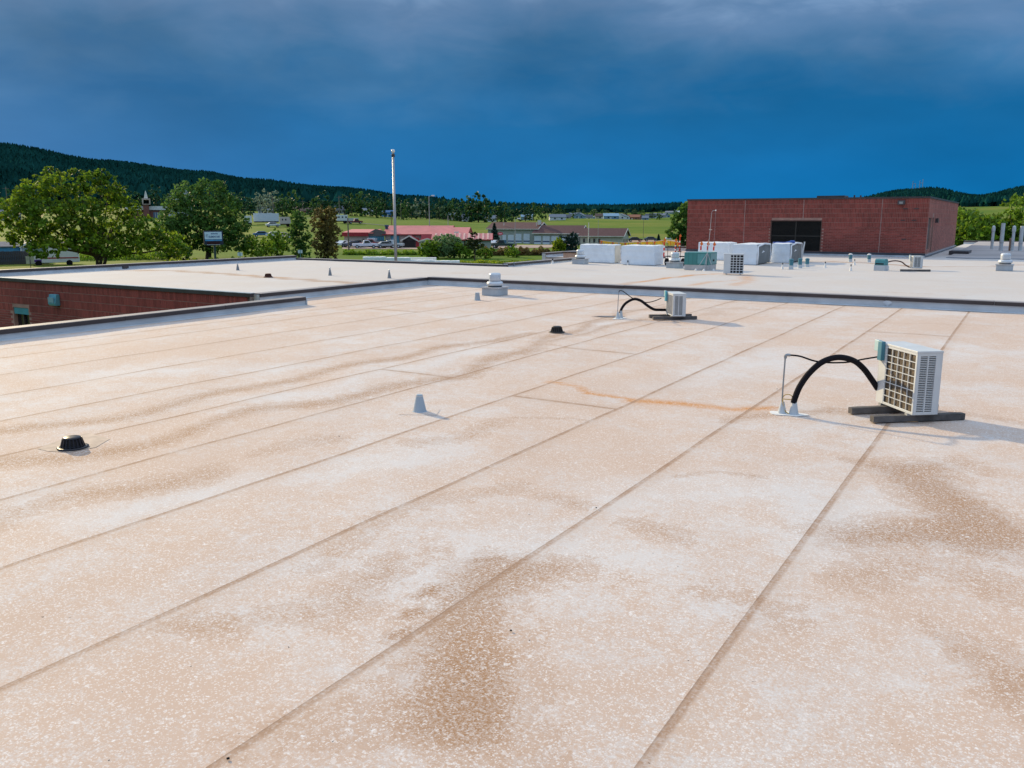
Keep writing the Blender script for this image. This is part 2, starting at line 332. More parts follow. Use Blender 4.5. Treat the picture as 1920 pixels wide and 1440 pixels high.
# ------------------------------------------------------------------ ground
GZ = -3.9
COLS = [  # photo column: (distance, photo row) pairs of the open ground beyond the school
    (-500, [(170, 473), (320, 438), (480, 402), (650, 388), (900, 345), (1250, 262), (1350, 255), (1900, 300), (6000, 390)]),
    (0, [(170, 473), (320, 440), (470, 404), (650, 390), (900, 350), (1300, 288), (1400, 285), (2000, 320), (6000, 395)]),
    (200, [(170, 473), (320, 438), (450, 402), (650, 390), (950, 358), (1400, 316), (1500, 313), (2200, 340), (6000, 395)]),
    (380, [(170, 473), (300, 436), (430, 404), (680, 392), (1000, 368), (1500, 336), (1600, 334), (2400, 352), (6000, 398)]),
    (480, [(170, 472), (290, 424), (420, 405), (700, 394), (1050, 378), (1550, 352), (1700, 350), (2400, 362), (6000, 398)]),
    (640, [(175, 470), (215, 460), (330, 418), (450, 404), (720, 397), (1100, 386), (1800, 363), (1950, 362), (2800, 372), (6000, 400)]),
    (780, [(175, 470), (215, 461), (300, 432), (390, 410), (470, 412), (740, 403), (1200, 396), (2100, 380), (2250, 380), (3200, 386), (6000, 402)]),
    (900, [(175, 471), (230, 456), (300, 438), (430, 421), (620, 414), (900, 409), (1400, 403), (2400, 393), (2600, 393), (3600, 398), (6000, 405)]),
    (1030, [(175, 471), (250, 455), (330, 441), (500, 424), (700, 414), (950, 407), (1400, 401), (2600, 397), (2800, 397), (3800, 400), (6000, 406)]),
    (1200, [(175, 471), (250, 454), (330, 446), (480, 428), (640, 418), (900, 408), (1250, 401), (1500, 399), (2600, 397), (2800, 397), (3800, 400), (6000, 406)]),
    (1300, [(175, 471), (250, 454), (330, 446), (480, 428), (640, 418), (900, 408), (1250, 400), (1500, 397), (2600, 395), (2800, 395), (3800, 400), (6000, 406)]),
    (1560, [(175, 471), (300, 440), (600, 412), (1000, 402), (1700, 396), (2400, 388), (2600, 388), (3800, 396), (6000, 406)]),
    (1700, [(175, 471), (300, 440), (600, 405), (1000, 394), (1600, 384), (2200, 364), (2300, 364), (3600, 390), (6000, 406)]),
    (1740, [(175, 471), (300, 440), (600, 404), (1000, 393), (1600, 382), (2200, 362), (2300, 361), (3600, 390), (6000, 406)]),
    (1830, [(175, 471), (300, 440), (600, 404), (1000, 392), (1600, 384), (2200, 376), (2300, 376), (3600, 390), (6000, 406)]),
    (1920, [(175, 471), (300, 440), (600, 404), (1000, 392), (1500, 380), (2000, 361), (2100, 360), (3600, 390), (6000, 406)]),
    (2500, [(175, 471), (300, 440), (600, 404), (1000, 390), (1500, 375), (2000, 350), (2100, 348), (3600, 390), (6000, 406)]),
]
DG = np.concatenate([np.array([0, 40, 80, 110, 140]), np.geomspace(170, 6000, 90)])
CPHI = []; CZ = []
for cx, pr in COLS:
    d = ray(cx, 410); CPHI.append(math.atan2(d.x, d.y) + AZ)
    dd = [0, 145] + [p[0] for p in pr]; zz = [GZ, GZ] + [at(cx, p[1], p[0]).z for p in pr]
    z = np.interp(DG, dd, zz); k = np.ones(5) / 5; zs = np.convolve(np.pad(z, 2, mode='edge'), k, 'valid'); zs[:5] = GZ
    CZ.append(zs)
CPHI = np.array(CPHI); CZ = np.array(CZ)
def zt(x, y):
    x = np.asarray(x, float); y = np.asarray(y, float)
    D = np.hypot(x, y); phi = np.arctan2(x, y) + AZ; phi = (phi + np.pi) % (2 * np.pi) - np.pi
    i = np.clip(np.searchsorted(CPHI, phi) - 1, 0, len(CPHI) - 2)
    f = np.clip((phi - CPHI[i]) / (CPHI[i + 1] - CPHI[i]), 0, 1); f = f * f * (3 - 2 * f)
    j = np.clip(np.searchsorted(DG, D) - 1, 0, len(DG) - 2); g = np.clip((D - DG[j]) / (DG[j + 1] - DG[j]), 0, 1)
    z0 = CZ[i, j] * (1 - g) + CZ[i, j + 1] * g; z1 = CZ[i + 1, j] * (1 - g) + CZ[i + 1, j + 1] * g
    back = np.clip((np.abs(phi) - 1.0) / .8, 0, 1)
    z = z0 * (1 - f) + z1 * f
    z = z * (1 - back) + GZ * back
    rough = np.clip((D - 200) / 400, 0, 1) * (1.1 * np.sin(x * .021 + 1.7 * np.sin(y * .013)) + .8 * np.sin(y * .031 + x * .017))
    return z + rough
def G(xp, D, dz=0): d = ray(xp, 410); h = math.hypot(d.x, d.y); x, y = d.x / h * D, d.y / h * D; return Vector((x, y, float(zt(x, y)) + dz))
def pxm(D): return D / F                                    # metres per photo pixel at distance D

phis = np.concatenate([np.radians(np.arange(-180, -48, 6)), np.radians(np.arange(-48, 48, .5)), np.radians(np.arange(48, 180, 6))])
rings = np.concatenate([np.array([12, 30, 60, 90, 120, 150]), np.geomspace(165, 9000, 110)])
PH, RD = np.meshgrid(phis, rings); TX = RD * np.sin(PH - AZ); TY = RD * np.cos(PH - AZ); TZ = zt(TX, TY)
nv = len(phis); V = [(0, 0, GZ)] + np.stack([TX, TY, TZ], -1).reshape(-1, 3).tolist(); Q = []
for j in range(nv): Q.append((0, 1 + (j + 1) % nv, 1 + j))
idx = 1 + np.arange(nv * len(rings)).reshape(len(rings), nv); nxt = np.roll(idx, -1, axis=1)
Q += np.stack([idx[:-1], nxt[:-1], nxt[1:], idx[1:]], -1).reshape(-1, 4)[:, ::-1].tolist()
gme = bpy.data.meshes.new('ground'); gme.from_pydata(V, [], [tuple(q) for q in Q]); gme.polygons.foreach_set('use_smooth', [True] * len(gme.polygons))
def forest_start(xp): return np.interp(xp, [-600, 0, 300, 480, 640, 800, 900, 960, 1010, 1300, 1560, 1700, 2600], [560, 570, 590, 600, 620, 650, 720, 950, 1500, 1650, 1500, 1250, 1200])
def colx(x, y): phi = np.arctan2(x, y) + AZ; return 960 + F * np.tan(np.clip(phi, -1.2, 1.2)) / cP
fa = gme.attributes.new('wood', 'FLOAT', 'POINT'); vx = np.array(V)
wd = np.clip((np.hypot(vx[:, 0], vx[:, 1]) - forest_start(colx(vx[:, 0], vx[:, 1]))) / 60, 0, 1); fa.data.foreach_set('value', wd.astype(np.float32))
gm = bpy.data.materials.new('grassland'); gm.use_nodes = True; t = gm.node_tree; b = t.nodes['Principled BSDF']; L = t.links.new
ge = t.nodes.new('ShaderNodeNewGeometry')
def gn(s, d=6, sx=(1, 1, 1)):
    mpn = t.nodes.new('ShaderNodeMapping'); mpn.inputs['Scale'].default_value = sx; L(ge.outputs['Position'], mpn.inputs[0])
    n = t.nodes.new('ShaderNodeTexNoise'); n.inputs['Scale'].default_value = s; n.inputs['Detail'].default_value = d; L(mpn.outputs[0], n.inputs['Vector']); return n.outputs['Fac']
g1 = gn(.012); g2 = gn(.07); g3 = gn(.9)
c1 = t.nodes.new('ShaderNodeValToRGB'); c1.color_ramp.elements[0].position = .36; c1.color_ramp.elements[0].color = (.055, .125, .008, 1); c1.color_ramp.elements[1].position = .66; c1.color_ramp.elements[1].color = (.22, .205, .045, 1)
e = c1.color_ramp.elements.new(.5); e.color = (.105, .165, .014, 1)
L(M('ADD', M('MULTIPLY', g1, .55, t), M('ADD', M('MULTIPLY', g2, .30, t), M('MULTIPLY', g3, .15, t), t), t), c1.inputs[0])
wa = t.nodes.new('ShaderNodeAttribute'); wa.attribute_name = 'wood'; mx = t.nodes.new('ShaderNodeMix'); mx.data_type = 'RGBA'; L(wa.outputs['Fac'], mx.inputs[0]); L(c1.outputs[0], mx.inputs[6]); mx.inputs[7].default_value = (.006, .028, .025, 1)
L(mx.outputs[2], b.inputs['Base Color']); b.inputs['Roughness'].default_value = .9; b.inputs['Specular IOR Level'].default_value = .1
bn = t.nodes.new('ShaderNodeBump'); bn.inputs['Strength'].default_value = .6; bn.inputs['Distance'].default_value = .5; L(gn(.6, 5), bn.inputs['Height']); L(bn.outputs[0], b.inputs['Normal'])
struct('ground', gme, gm)
def drape(name, rows, m, lift=.06, n=24, w=12):              # rows: (photo column left, distance, photo column right, distance) near to far
    mb = MB(); grid = []
    for k in range(len(rows) - 1):
        for i in range(n + (k == len(rows) - 2)):
            f = i / n; a = [rows[k][q] * (1 - f) + rows[k + 1][q] * f for q in range(4)]
            p, q_ = G(a[0], a[1]), G(a[2], a[3]); row = []
            for j in range(w + 1):
                u = p.lerp(q_, j / w); row.append((u.x, u.y, float(zt(u.x, u.y)) + lift))
            grid.append(row)
    for r0, r1 in zip(grid[:-1], grid[1:]):
        for j in range(w): mb.quad(r0[j], r0[j + 1], r1[j + 1], r1[j])
    return struct(name, mb.mesh(name, True), m)
gravel = mat('gravel', (.36, .27, .225), .95, .25, .5, bump=.3, bscale=8)
asphalt = mat('asphalt', (.16, .16, .165), .9, .2, .4)
drape('gravel_lot', [(640, 186, 925, 186), (640, 222, 925, 214)], gravel)
drape('gravel_yard', [(926, 188, 1080, 205), (926, 216, 1085, 236)], gravel)
drape('side_road', [(905, 222, 912, 222), (838, 300, 860, 290), (742, 318, 800, 314), (655, 330, 672, 330)], asphalt, .08)
drape('upper_road', [(380, 425, 640, 440), (380, 432, 640, 447)], mat('pale_road', (.30, .27, .25), .9), .08)
drape('far_lot', [(1165, 250, 1330, 250), (1165, 285, 1330, 285)], mat('dirt', (.33, .22, .16), .95, .3, .2), .07)
drape('mown_lawn', [(-60, 108, 560, 112), (-60, 122, 560, 124)], mat('lawn', (.12, .175, .016), .95, .2, .4, bump=.4, bscale=10), .05)

# ------------------------------------------------------------------ school building: low roofs
Z2 = .28
brickm = mat('brick_face', (.25, .058, .045), .85, .20, .45, tint=.22, bump=.1, bscale=60)
mortar = mat('mortar', (.37, .215, .175), .9, .15, 3)
flash = mat('parapet_membrane', (.54, .575, .605), .55, .12, 1.3, bump=.12, bscale=6)
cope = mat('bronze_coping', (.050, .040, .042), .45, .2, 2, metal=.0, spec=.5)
cope_lit = mat('coping_top_lit', (.30, .275, .27), .5, .15, 1.5)  # bronze coping lightened to paint in the sun on its top
metal = mat('galvanised', (.50, .54, .57), .42, .12, 4, metal=.25)
near_m = membrane('membrane_near', (.64, .598, .575), (.585, .437, .345), 1.0)
patch_m = membrane('membrane_patch', (.64, .598, .575), (.585, .437, .345), 1.0, seam=False)
far_m = membrane('membrane_far', (.575, .557, .548), (.54, .445, .37), .45, speck=.4, seam=False)
deckm = mat('deck', (.45, .42, .39), .9)
school = thing('school_building', 'flat roofed brick school with stained pale membrane roofs and dark coping', 'building', (-8, 12, GZ))
deck = part('roof_deck', MB().box(-19.7, 14, -9, 28.85, -.3, -.02).box(-21.52, -19.7, 19.95, 28.85, -.3, -.02), deckm, school, world=True)
SEAMS = [-19.7, -18.45, -17.3, -15.40, -13.59, -11.80, -10.02, -8.41, -6.70, -4.92, -3.25, -1.415, .42, 2.2, 4.0, 5.8, 9.8, 14.0]
CUT = {6: [(850, 708)], 7: [(1060, 652)], 10: [(1700, 626)], 2: [(640, 575)], 8: [(1120, 762)]}
for i in range(len(SEAMS) - 1):
    a, b_ = SEAMS[i], SEAMS[i + 1]
    ys = [-9] + sorted(px(*c).y for c in CUT.get(i, [])) + [28.86]
    st = .11 if b_ < 1.5 else .4
    for y0, y1 in zip(ys[:-1], ys[1:]): sheet('membrane_sheet', a, b_, y0, y1, 0, st, near_m, deck)
sheet('membrane_sheet', -21.5, -19.7, 20.0, 28.86, 0, .12, near_m, deck)
farroof = part('far_roof_deck', MB().box(-38.1, -21.88, 19.6, 37.9, -.1, Z2 - .02).box(-21.88, 14, 29.25, 37.9, -.1, Z2 - .02).box(-23.1, 34, 37.9, 49, -.1, Z2 - .02).box(-27, 34, 49, 64, -.1, Z2 - .02).box(-5.9, 34, 64, 96, -.1, Z2 - .02), deckm, school, world=True)
for x0, x1, y0, y1 in ((-38.1, -32.6, 19.62, 37.9), (-32.6, -27.1, 19.62, 37.9), (-27.1, -21.9, 19.62, 37.9),
                       (-21.9, -15, 29.24, 37.9), (-15, -8.2, 29.24, 37.9), (-8.2, -1.5, 29.24, 37.9), (-1.5, 5, 29.24, 37.9), (5, 14, 29.24, 37.9),
                       (-23.1, -17, 37.9, 49), (-17, -11, 37.9, 49), (-11, -5, 37.9, 49), (-5, 1, 37.9, 49), (1, 8, 37.9, 49), (8, 34, 37.9, 49),
                       (-27, -21, 49, 64), (-21, -13.5, 49, 60.8), (-13.5, -5.8, 49, 60.8), (-5.8, 2, 49, 64), (2, 10, 49, 64), (10, 34, 49, 64), (-5.8, 34, 64, 96)):
    sheet('membrane_sheet', x0, x1, y0, y1, Z2, .28, far_m, farroof, lap=.0, rise=.003)
# walls below the roofs
part('outer_wall', MB().box(-20, 14, -9.2, 19.9, GZ, -.3).box(-21.8, 14, 19.9, 28.9, GZ, -.3).box(-38.2, 14, 29.2, 37.95, GZ, -.1).box(-38.2, -21.9, 19.8, 29.2, GZ, -.1).box(-23.2, 34, 37.95, 49, GZ, -.1).box(-27.1, 34, 49, 64.1, GZ, -.1).box(-5.9, 34, 64.1, 96, GZ, -.1), mortar, school, world=True)

def bricks(mb, u0, u1, rows, openings, place, off=.012, seed=1):
    """rows: (z0, z1, soldier?)  place(u, z, d) -> world point; d = how far proud"""
    rn = random.Random(seed)
    for ri, (z0, z1, sol) in enumerate(rows):
        wdt = .1016 if sol else .3048; u = u0 - (0 if sol or ri % 2 == 0 else .1524); g = .007; gz = .012
        while u < u1 - .02:
            a, b_ = max(u, u0) + g, min(u + wdt, u1) - g; u += wdt
            if b_ - a < .02: continue
            if any(a < o[1] and b_ > o[0] and z0 < o[3] and z1 > o[2] for o in openings): continue
            t_ = rn.random(); d = off + rn.uniform(-.003, .003)
            gz = .012 if sol else .009; P = [place(a, z0 + gz, 0), place(b_, z0 + gz, 0), place(b_, z1 - gz, 0), place(a, z1 - gz, 0), place(a, z0 + gz, d), place(b_, z0 + gz, d), place(b_, z1 - gz, d), place(a, z1 - gz, d)]
            n = len(mb.v); mb.v += P
            for q in ((4, 5, 6, 7), (0, 1, 5, 4), (1, 2, 6, 5), (2, 3, 7, 6), (3, 0, 4, 7)): mb.f.append(tuple(n + k for k in q)); mb.t.append(t_)
def skin(mb, u0, u1, z0, z1, openings, place, depth=.12):
    us = sorted({u0, u1, *[o[0] for o in openings], *[o[1] for o in openings]}); zs = sorted({z0, z1, *[o[2] for o in openings], *[o[3] for o in openings]})
    for a, b_ in zip(us[:-1], us[1:]):
        for c_, d in zip(zs[:-1], zs[1:]):
            um, zm = (a + b_) / 2, (c_ + d) / 2
            if any(o[0] < um < o[1] and o[2] < zm < o[3] for o in openings): continue
            mb.quad(place(a, c_, 0), place(b_, c_, 0), place(b_, d, 0), place(a, d, 0))
    for a, b_, c_, d in openings:
        for (p, q) in (((a, c_), (b_, c_)), ((b_, c_), (b_, d)), ((b_, d), (a, d)), ((a, d), (a, c_))):
            mb.quad(place(p[0], p[1], 0), place(q[0], q[1], 0), place(q[0], q[1], -depth), place(p[0], p[1], -depth))
def rows_of(zt_, z_split, zb):
    r = []; z = zt_
    while z - .3048 > z_split - .05: r.append((z - .3048, z, True)); z -= .3048
    while z - .1016 > zb: r.append((z - .1016, z, False)); z -= .1016
    return r
# courtyard wall (faces the near roof)
YC = 19.5
cw = part('courtyard_wall', MB(), mortar, school, world=True); mb = MB()
opn = [(-35.85, -34.72, GZ + .9, -.86)]
pl = lambda u, z, d: (u, YC - d, z)
skin(mb, -38.2, -21.9, GZ, .2, opn, pl, .22); cw.data = mb.mesh('courtyard_wall'); cw.data.materials.append(mortar)
mb = MB(); bricks(mb, -38.2, -21.9, rows_of(.2, -1.0, GZ), opn, pl, seed=3)
part('brick_courses', mb, brickm, cw, tint=True, kind='stuff')
part('wall_top_trim', MB().box(-38.3, -21.7, YC - .06, YC + .10, .2, .315), cope, school, world=True)
part('edge_strip', MB().box(-38.3, -21.7, YC - .055, YC + .14, .317, .335), metal, school, world=True)
wn = part('courtyard_window', MB().box(-35.85, -34.72, YC + .16, YC + .2, GZ + .9, -.86), mat('dark_glass', (.012, .013, .016), .1, .1), school, world=True)
part('window_header', MB().box(-35.80, -34.77, YC + .02, YC + .15, -1.13, -.87), mat('teal_panel', (.055, .25, .30), .5), wn, world=False)
part('window_mullion', MB().box(-35.32, -35.26, YC + .08, YC + .155, GZ + .92, -1.14), cope, wn)
wl = part('wall_light', MB().prism([(YC - .02, -.19), (YC - .16, -.19), (YC - .24, -.55), (YC - .20, -.63), (YC - .02, -.63)], -32.9, -32.42, 'x'), mat('teal_fixture', (.10, .30, .36), .45), school, world=True, bev=.015)
part('lens', MB().box(-32.84, -32.48, YC - .262, YC - .235, -.5, -.3), mat('lens_glass', (.20, .34, .40), .2), wl)

def parapet(x0, y0, x1, y1, zb, zt_, side, th=.3, name='parapet_wall', seglen=3.05, face=.115, skirt=0):
    """runs from (x0,y0) to (x1,y1); inner face on that line, body on the 'side' normal"""
    d = Vector((x1 - x0, y1 - y0, 0)); Ln = d.length; d.normalize(); n = Vector((-d.y, d.x, 0)) * side
    Mx = Matrix(((d.x, n.x, 0, x0), (d.y, n.y, 0, y0), (0, 0, 1, 0), (0, 0, 0, 1)))
    # flashed face: shallow waves in the loose membrane
    mb = MB(); k = max(2, int(Ln / .35)); prev = None
    rn = random.Random(int(abs(x0 * 31 + y0 * 17)))
    for i in range(k + 1):
        u = Ln * i / k; row = []
        for j, (h, base) in enumerate(((0, -.10), (.10, -.004), (.5, 0), (1, .0))):
            wv = rn.uniform(-.008, .008) if 0 < j < 3 else 0
            row.append(tuple(Mx @ Vector((u, base + wv, zb + .004 + (zt_ - .03 - zb) * h))))
        if prev:
            for j in range(3): mb.quad(prev[j], row[j], row[j + 1], prev[j + 1])
        prev = row
    w_ = part(name, mb, flash, school, world=True, smooth=True)
    part('parapet_core', MB().box(0, Ln, .02, th - .02, zb - .2, zt_ - .035, M=Mx), flash, w_)
    nseg = max(1, round(Ln / seglen)); L_ = Ln / nseg
    for i in range(nseg):
        u0, u1 = i * L_ + .004, (i + 1) * L_ - .004; dz = rn.uniform(-.004, .004); dn = rn.uniform(-.004, .004)
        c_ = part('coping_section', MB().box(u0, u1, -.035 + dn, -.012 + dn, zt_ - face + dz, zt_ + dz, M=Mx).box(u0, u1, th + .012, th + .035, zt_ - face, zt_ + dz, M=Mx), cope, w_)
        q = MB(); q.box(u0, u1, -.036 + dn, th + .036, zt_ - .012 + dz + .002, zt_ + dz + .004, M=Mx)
        part('coping_cap', q, cope_lit, w_)
    return w_
parapet(-19.75, -9, -19.75, 19.95, 0, .265, 1, name='courtyard_parapet', face=.11)
part('parapet_end', MB().box(-20.07, -19.71, 19.96, 20.0, 0, .22), flash, school, world=True)
parapet(-21.55, 19.7, -21.55, 28.9, 0, .31, 1, name='roof_step_parapet')
parapet(-21.55, 28.9, 14, 28.9, 0, .325, 1, name='roof_step_parapet')
parapet(-38.1, 19.8, -38.1, 37.9, Z2, .54, 1, name='outer_parapet')
parapet(-38.1, 37.9, -23.1, 37.9, Z2, .385, 1, name='outer_parapet')
parapet(-23.1, 37.9, -23.1, 49.0, Z2, .46, 1, name='outer_parapet')
parapet(-27, 49, -27, 64, Z2, .55, 1, name='outer_parapet'); parapet(-27, 64, -21.8, 64, Z2, .62, 1, name='outer_parapet')
parapet(-5.9, 95.9, 34, 95.9, Z2, .60, 1, name='outer_parapet')
part('scupper_box', MB().box(-38.11, -38.02, 26.2, 26.5, .33, .45), cope, school, world=True)
p = px(1664, 568, 0); p = onY(1664, 567, 28.86)
part('diamond_patch', MB().poly([(p.x - .14, 28.876, p.z), (p.x, 28.872, p.z - .13), (p.x + .14, 28.876, p.z), (p.x, 28.872, p.z + .09)]), mat('new_membrane', (.62, .68, .74), .4), school, world=True)
# raised tan curb at the edge and the raised grey roof panel beside the gymnasium
q = px(1056, 486, Z2)
rc = part('raised_curb', MB().box(q.x, q.x + 4.2, q.y, q.y + 2.6, Z2 - .05, Z2 + .40), mat('tan_curb', (.55, .38, .30), .8), school, world=True)
part('curb_cap', MB().box(q.x - .05, q.x + 4.25, q.y - .05, q.y + 2.65, Z2 + .402, Z2 + .46), cope, rc)
q0 = px(1778, 484, Z2); q1 = px(1925, 497, Z2)
rp = part('raised_roof_panel', MB().prism([(q0.y, Z2 + .01), (q0.y + .05, Z2 + .06), (95.4, Z2 + .28), (95.4, Z2 + .01)], -4.6, 33, 'x'), mat('grey_membrane', (.38, .345, .335), .75, .15, .3), school, world=True)
part('panel_edge_trim', MB().box(-4.64, 33, q0.y - .03, q0.y + .03, Z2 + .012, Z2 + .065), mat('grey_trim', (.36, .37, .40), .6), rp)
part('roof_hatch', MB().box(-4.9, -3.7, 66, 69, Z2, Z2 + .28), cope, school, world=True)

# ------------------------------------------------------------------ gymnasium
YG, XG, XL, YF, ZG = 60.9, -5.9, -21.8, 84.5, 4.02
gym = thing('gymnasium_block', 'tall red brick gymnasium block with big dark louvre rising behind the roof', 'building', (-13.8, 72, GZ))
fopn = [(-15.7, -12.38, .56, 2.56)]
plf = lambda u, z, d: (u, YG - d, z)
mb = MB(); skin(mb, XL, XG, GZ, ZG, fopn, plf, .14); fw = part('front_wall', mb, mortar, gym, world=True)
mb = MB(); bricks(mb, XL, XG + .012, rows_of(ZG - .02, 2.15, .5), fopn, plf, seed=11); part('brick_courses', mb, brickm, fw, tint=True, kind='stuff')
sopn = [(61.5, 63.2, .75, 2.78), (63.9, 64.7, .5, 2.8)]
pls = lambda u, z, d: (XG + d, u, z)
mb = MB(); skin(mb, YG, YF, GZ, ZG, sopn, pls, .12); sw = part('side_wall', mb, mortar, gym, world=True)
bsm = mat('brick_side_glow', (.39, .145, .11), .85, .15, 1.2, tint=.22)  # same brick in a lighter colour, painting in glow on the side wall
mb = MB(); bricks(mb, YG, YF, rows_of(ZG - .02, 2.15, .45), sopn, pls, seed=12, off=.010); part('brick_courses', mb, bsm, sw, tint=True, kind='stuff')
part('rear_walls', MB().box(XL + .02, XG - .2, YG + .2, YF, GZ, ZG - .01), mortar, gym, world=True)
rf = part('roof', MB().box(XL + .1, XG - .1, YG + .1, YF - .1, ZG - .05, ZG + .02), deckm, gym, world=True)
part('roof_coping', MB().box(XL - .06, XG + .06, YG - .06, YG + .25, ZG - .015, ZG + .09).box(XG - .25, XG + .06, YG + .252, YF + .06, ZG - .015, ZG + .09).box(XL - .06, XL + .25, YG + .252, YF + .06, ZG - .015, ZG + .09), cope, rf, world=False)
part('roof_curb', MB().box(-13.0, -11.2, YG + 1, YG + 2.4, ZG, ZG + .24).box(-10.8, -10.7, YG + 2, YG + 2.1, ZG, ZG + .28).box(-10.4, -10.3, YG + 2, YG + 2.1, ZG, ZG + .26), cope, rf)
a, b_, c_, d = fopn[0]
lv = part('louvre_panel', MB().box(a, b_, YG + .12, YG + .14, c_, d), mat('louvre_back', (.006, .006, .006), .8), gym, world=True)
lm = mat('louvre_blade', (.018, .017, .015), .6, .2)
n = 26
bl = MB().box(a, b_, -.0, .10, -.012, .012, M=Matrix.Translation((0, YG + .03, 0)) @ Matrix.Rotation(R(0), 4, 'X')).mesh('blade')
for k in range(n):
    o = part('louvre_blade', bl, lm, lv); o.location = (0, 0, c_ + (k + .5) * (d - c_) / n)
part('louvre_mullion', MB().box((a + b_) / 2 - .04, (a + b_) / 2 + .04, YG + .005, YG + .029, c_, d).box(a, (a + b_) / 2 - .041, YG + .006, YG + .028, (c_ + d) / 2 - .03, (c_ + d) / 2 + .03).box((a + b_) / 2 + .041, b_, YG + .006, YG + .028, (c_ + d) / 2 - .03, (c_ + d) / 2 + .03), mat('mullion', (.030, .027, .022), .7), lv)
part('louvre_frame', MB().box(a - .06, a - .001, YG - .03, YG + .1, c_ - .06, d + .06).box(b_ + .001, b_ + .06, YG - .03, YG + .1, c_ - .06, d + .06).box(a, b_, YG - .03, YG + .1, d + .001, d + .06).box(a, b_, YG - .03, YG + .1, c_ - .06, c_ - .001), mat('frame_brown', (.12, .06, .045), .7), lv)
wlt = part('wall_light', MB().prism([(YG - .02, 3.87), (YG - .20, 3.87), (YG - .26, 3.62), (YG - .02, 3.60)], -7.72, -7.3, 'x'), cope, gym, world=True)
part('lens', MB().box(-7.62, -7.4, YG - .262, YG - .235, 3.65, 3.80), mat('lens_dull', (.25, .25, .24), .3), wlt)
for zz, xx in ((3.35, -7.25), (3.35, -6.6), (2.62, -7.35), (2.62, -6.7), (1.42, -7.2)):
    part('anchor_plate', MB().box(xx - .14, xx + .14, YG - .03, YG - .012, zz - .03, zz + .03), cope, gym, world=True)
part('side_window', MB().box(XG - .11, XG - .09, 61.5, 63.2, .75, 2.78), mat('blue_glass', (.10, .16, .18), .12), gym, world=True)
part('side_door', MB().box(XG - .11, XG - .08, 63.9, 64.7, .5, 2.8), lm, gym, world=True)
part('side_light', MB().box(XG + .01, XG + .2, 65.6, 66.0, 2.45, 2.75), cope, gym, world=True)
for k, xx in enumerate((-17.6, -13.6, -8.65)):
    part('control_joint', MB().box(xx - .012, xx + .012, YG - .016, YG - .0125, .5 if k != 1 else 2.64, ZG - .03), mat('joint', (.42, .33, .30), .8), gym, world=True)
part('base_flashing', MB().box(XL - .02, XG + .02, YG - .05, YG - .016, Z2, .40), mat('flash_pale', (.52, .56, .60), .5), gym, world=True)
part('base_counterflashing', MB().box(XL - .02, XG + .03, YG - .07, YG - .016, .402, .53), mat('dark_flash', (.045, .05, .065), .5), gym, world=True)
part('side_flashing', MB().box(XG + .012, XG + .05, YG, YF, Z2, .40).box(XG + .012, XG + .14, YG, YF, .402, .46), MAT['grey_trim'], gym, world=True)

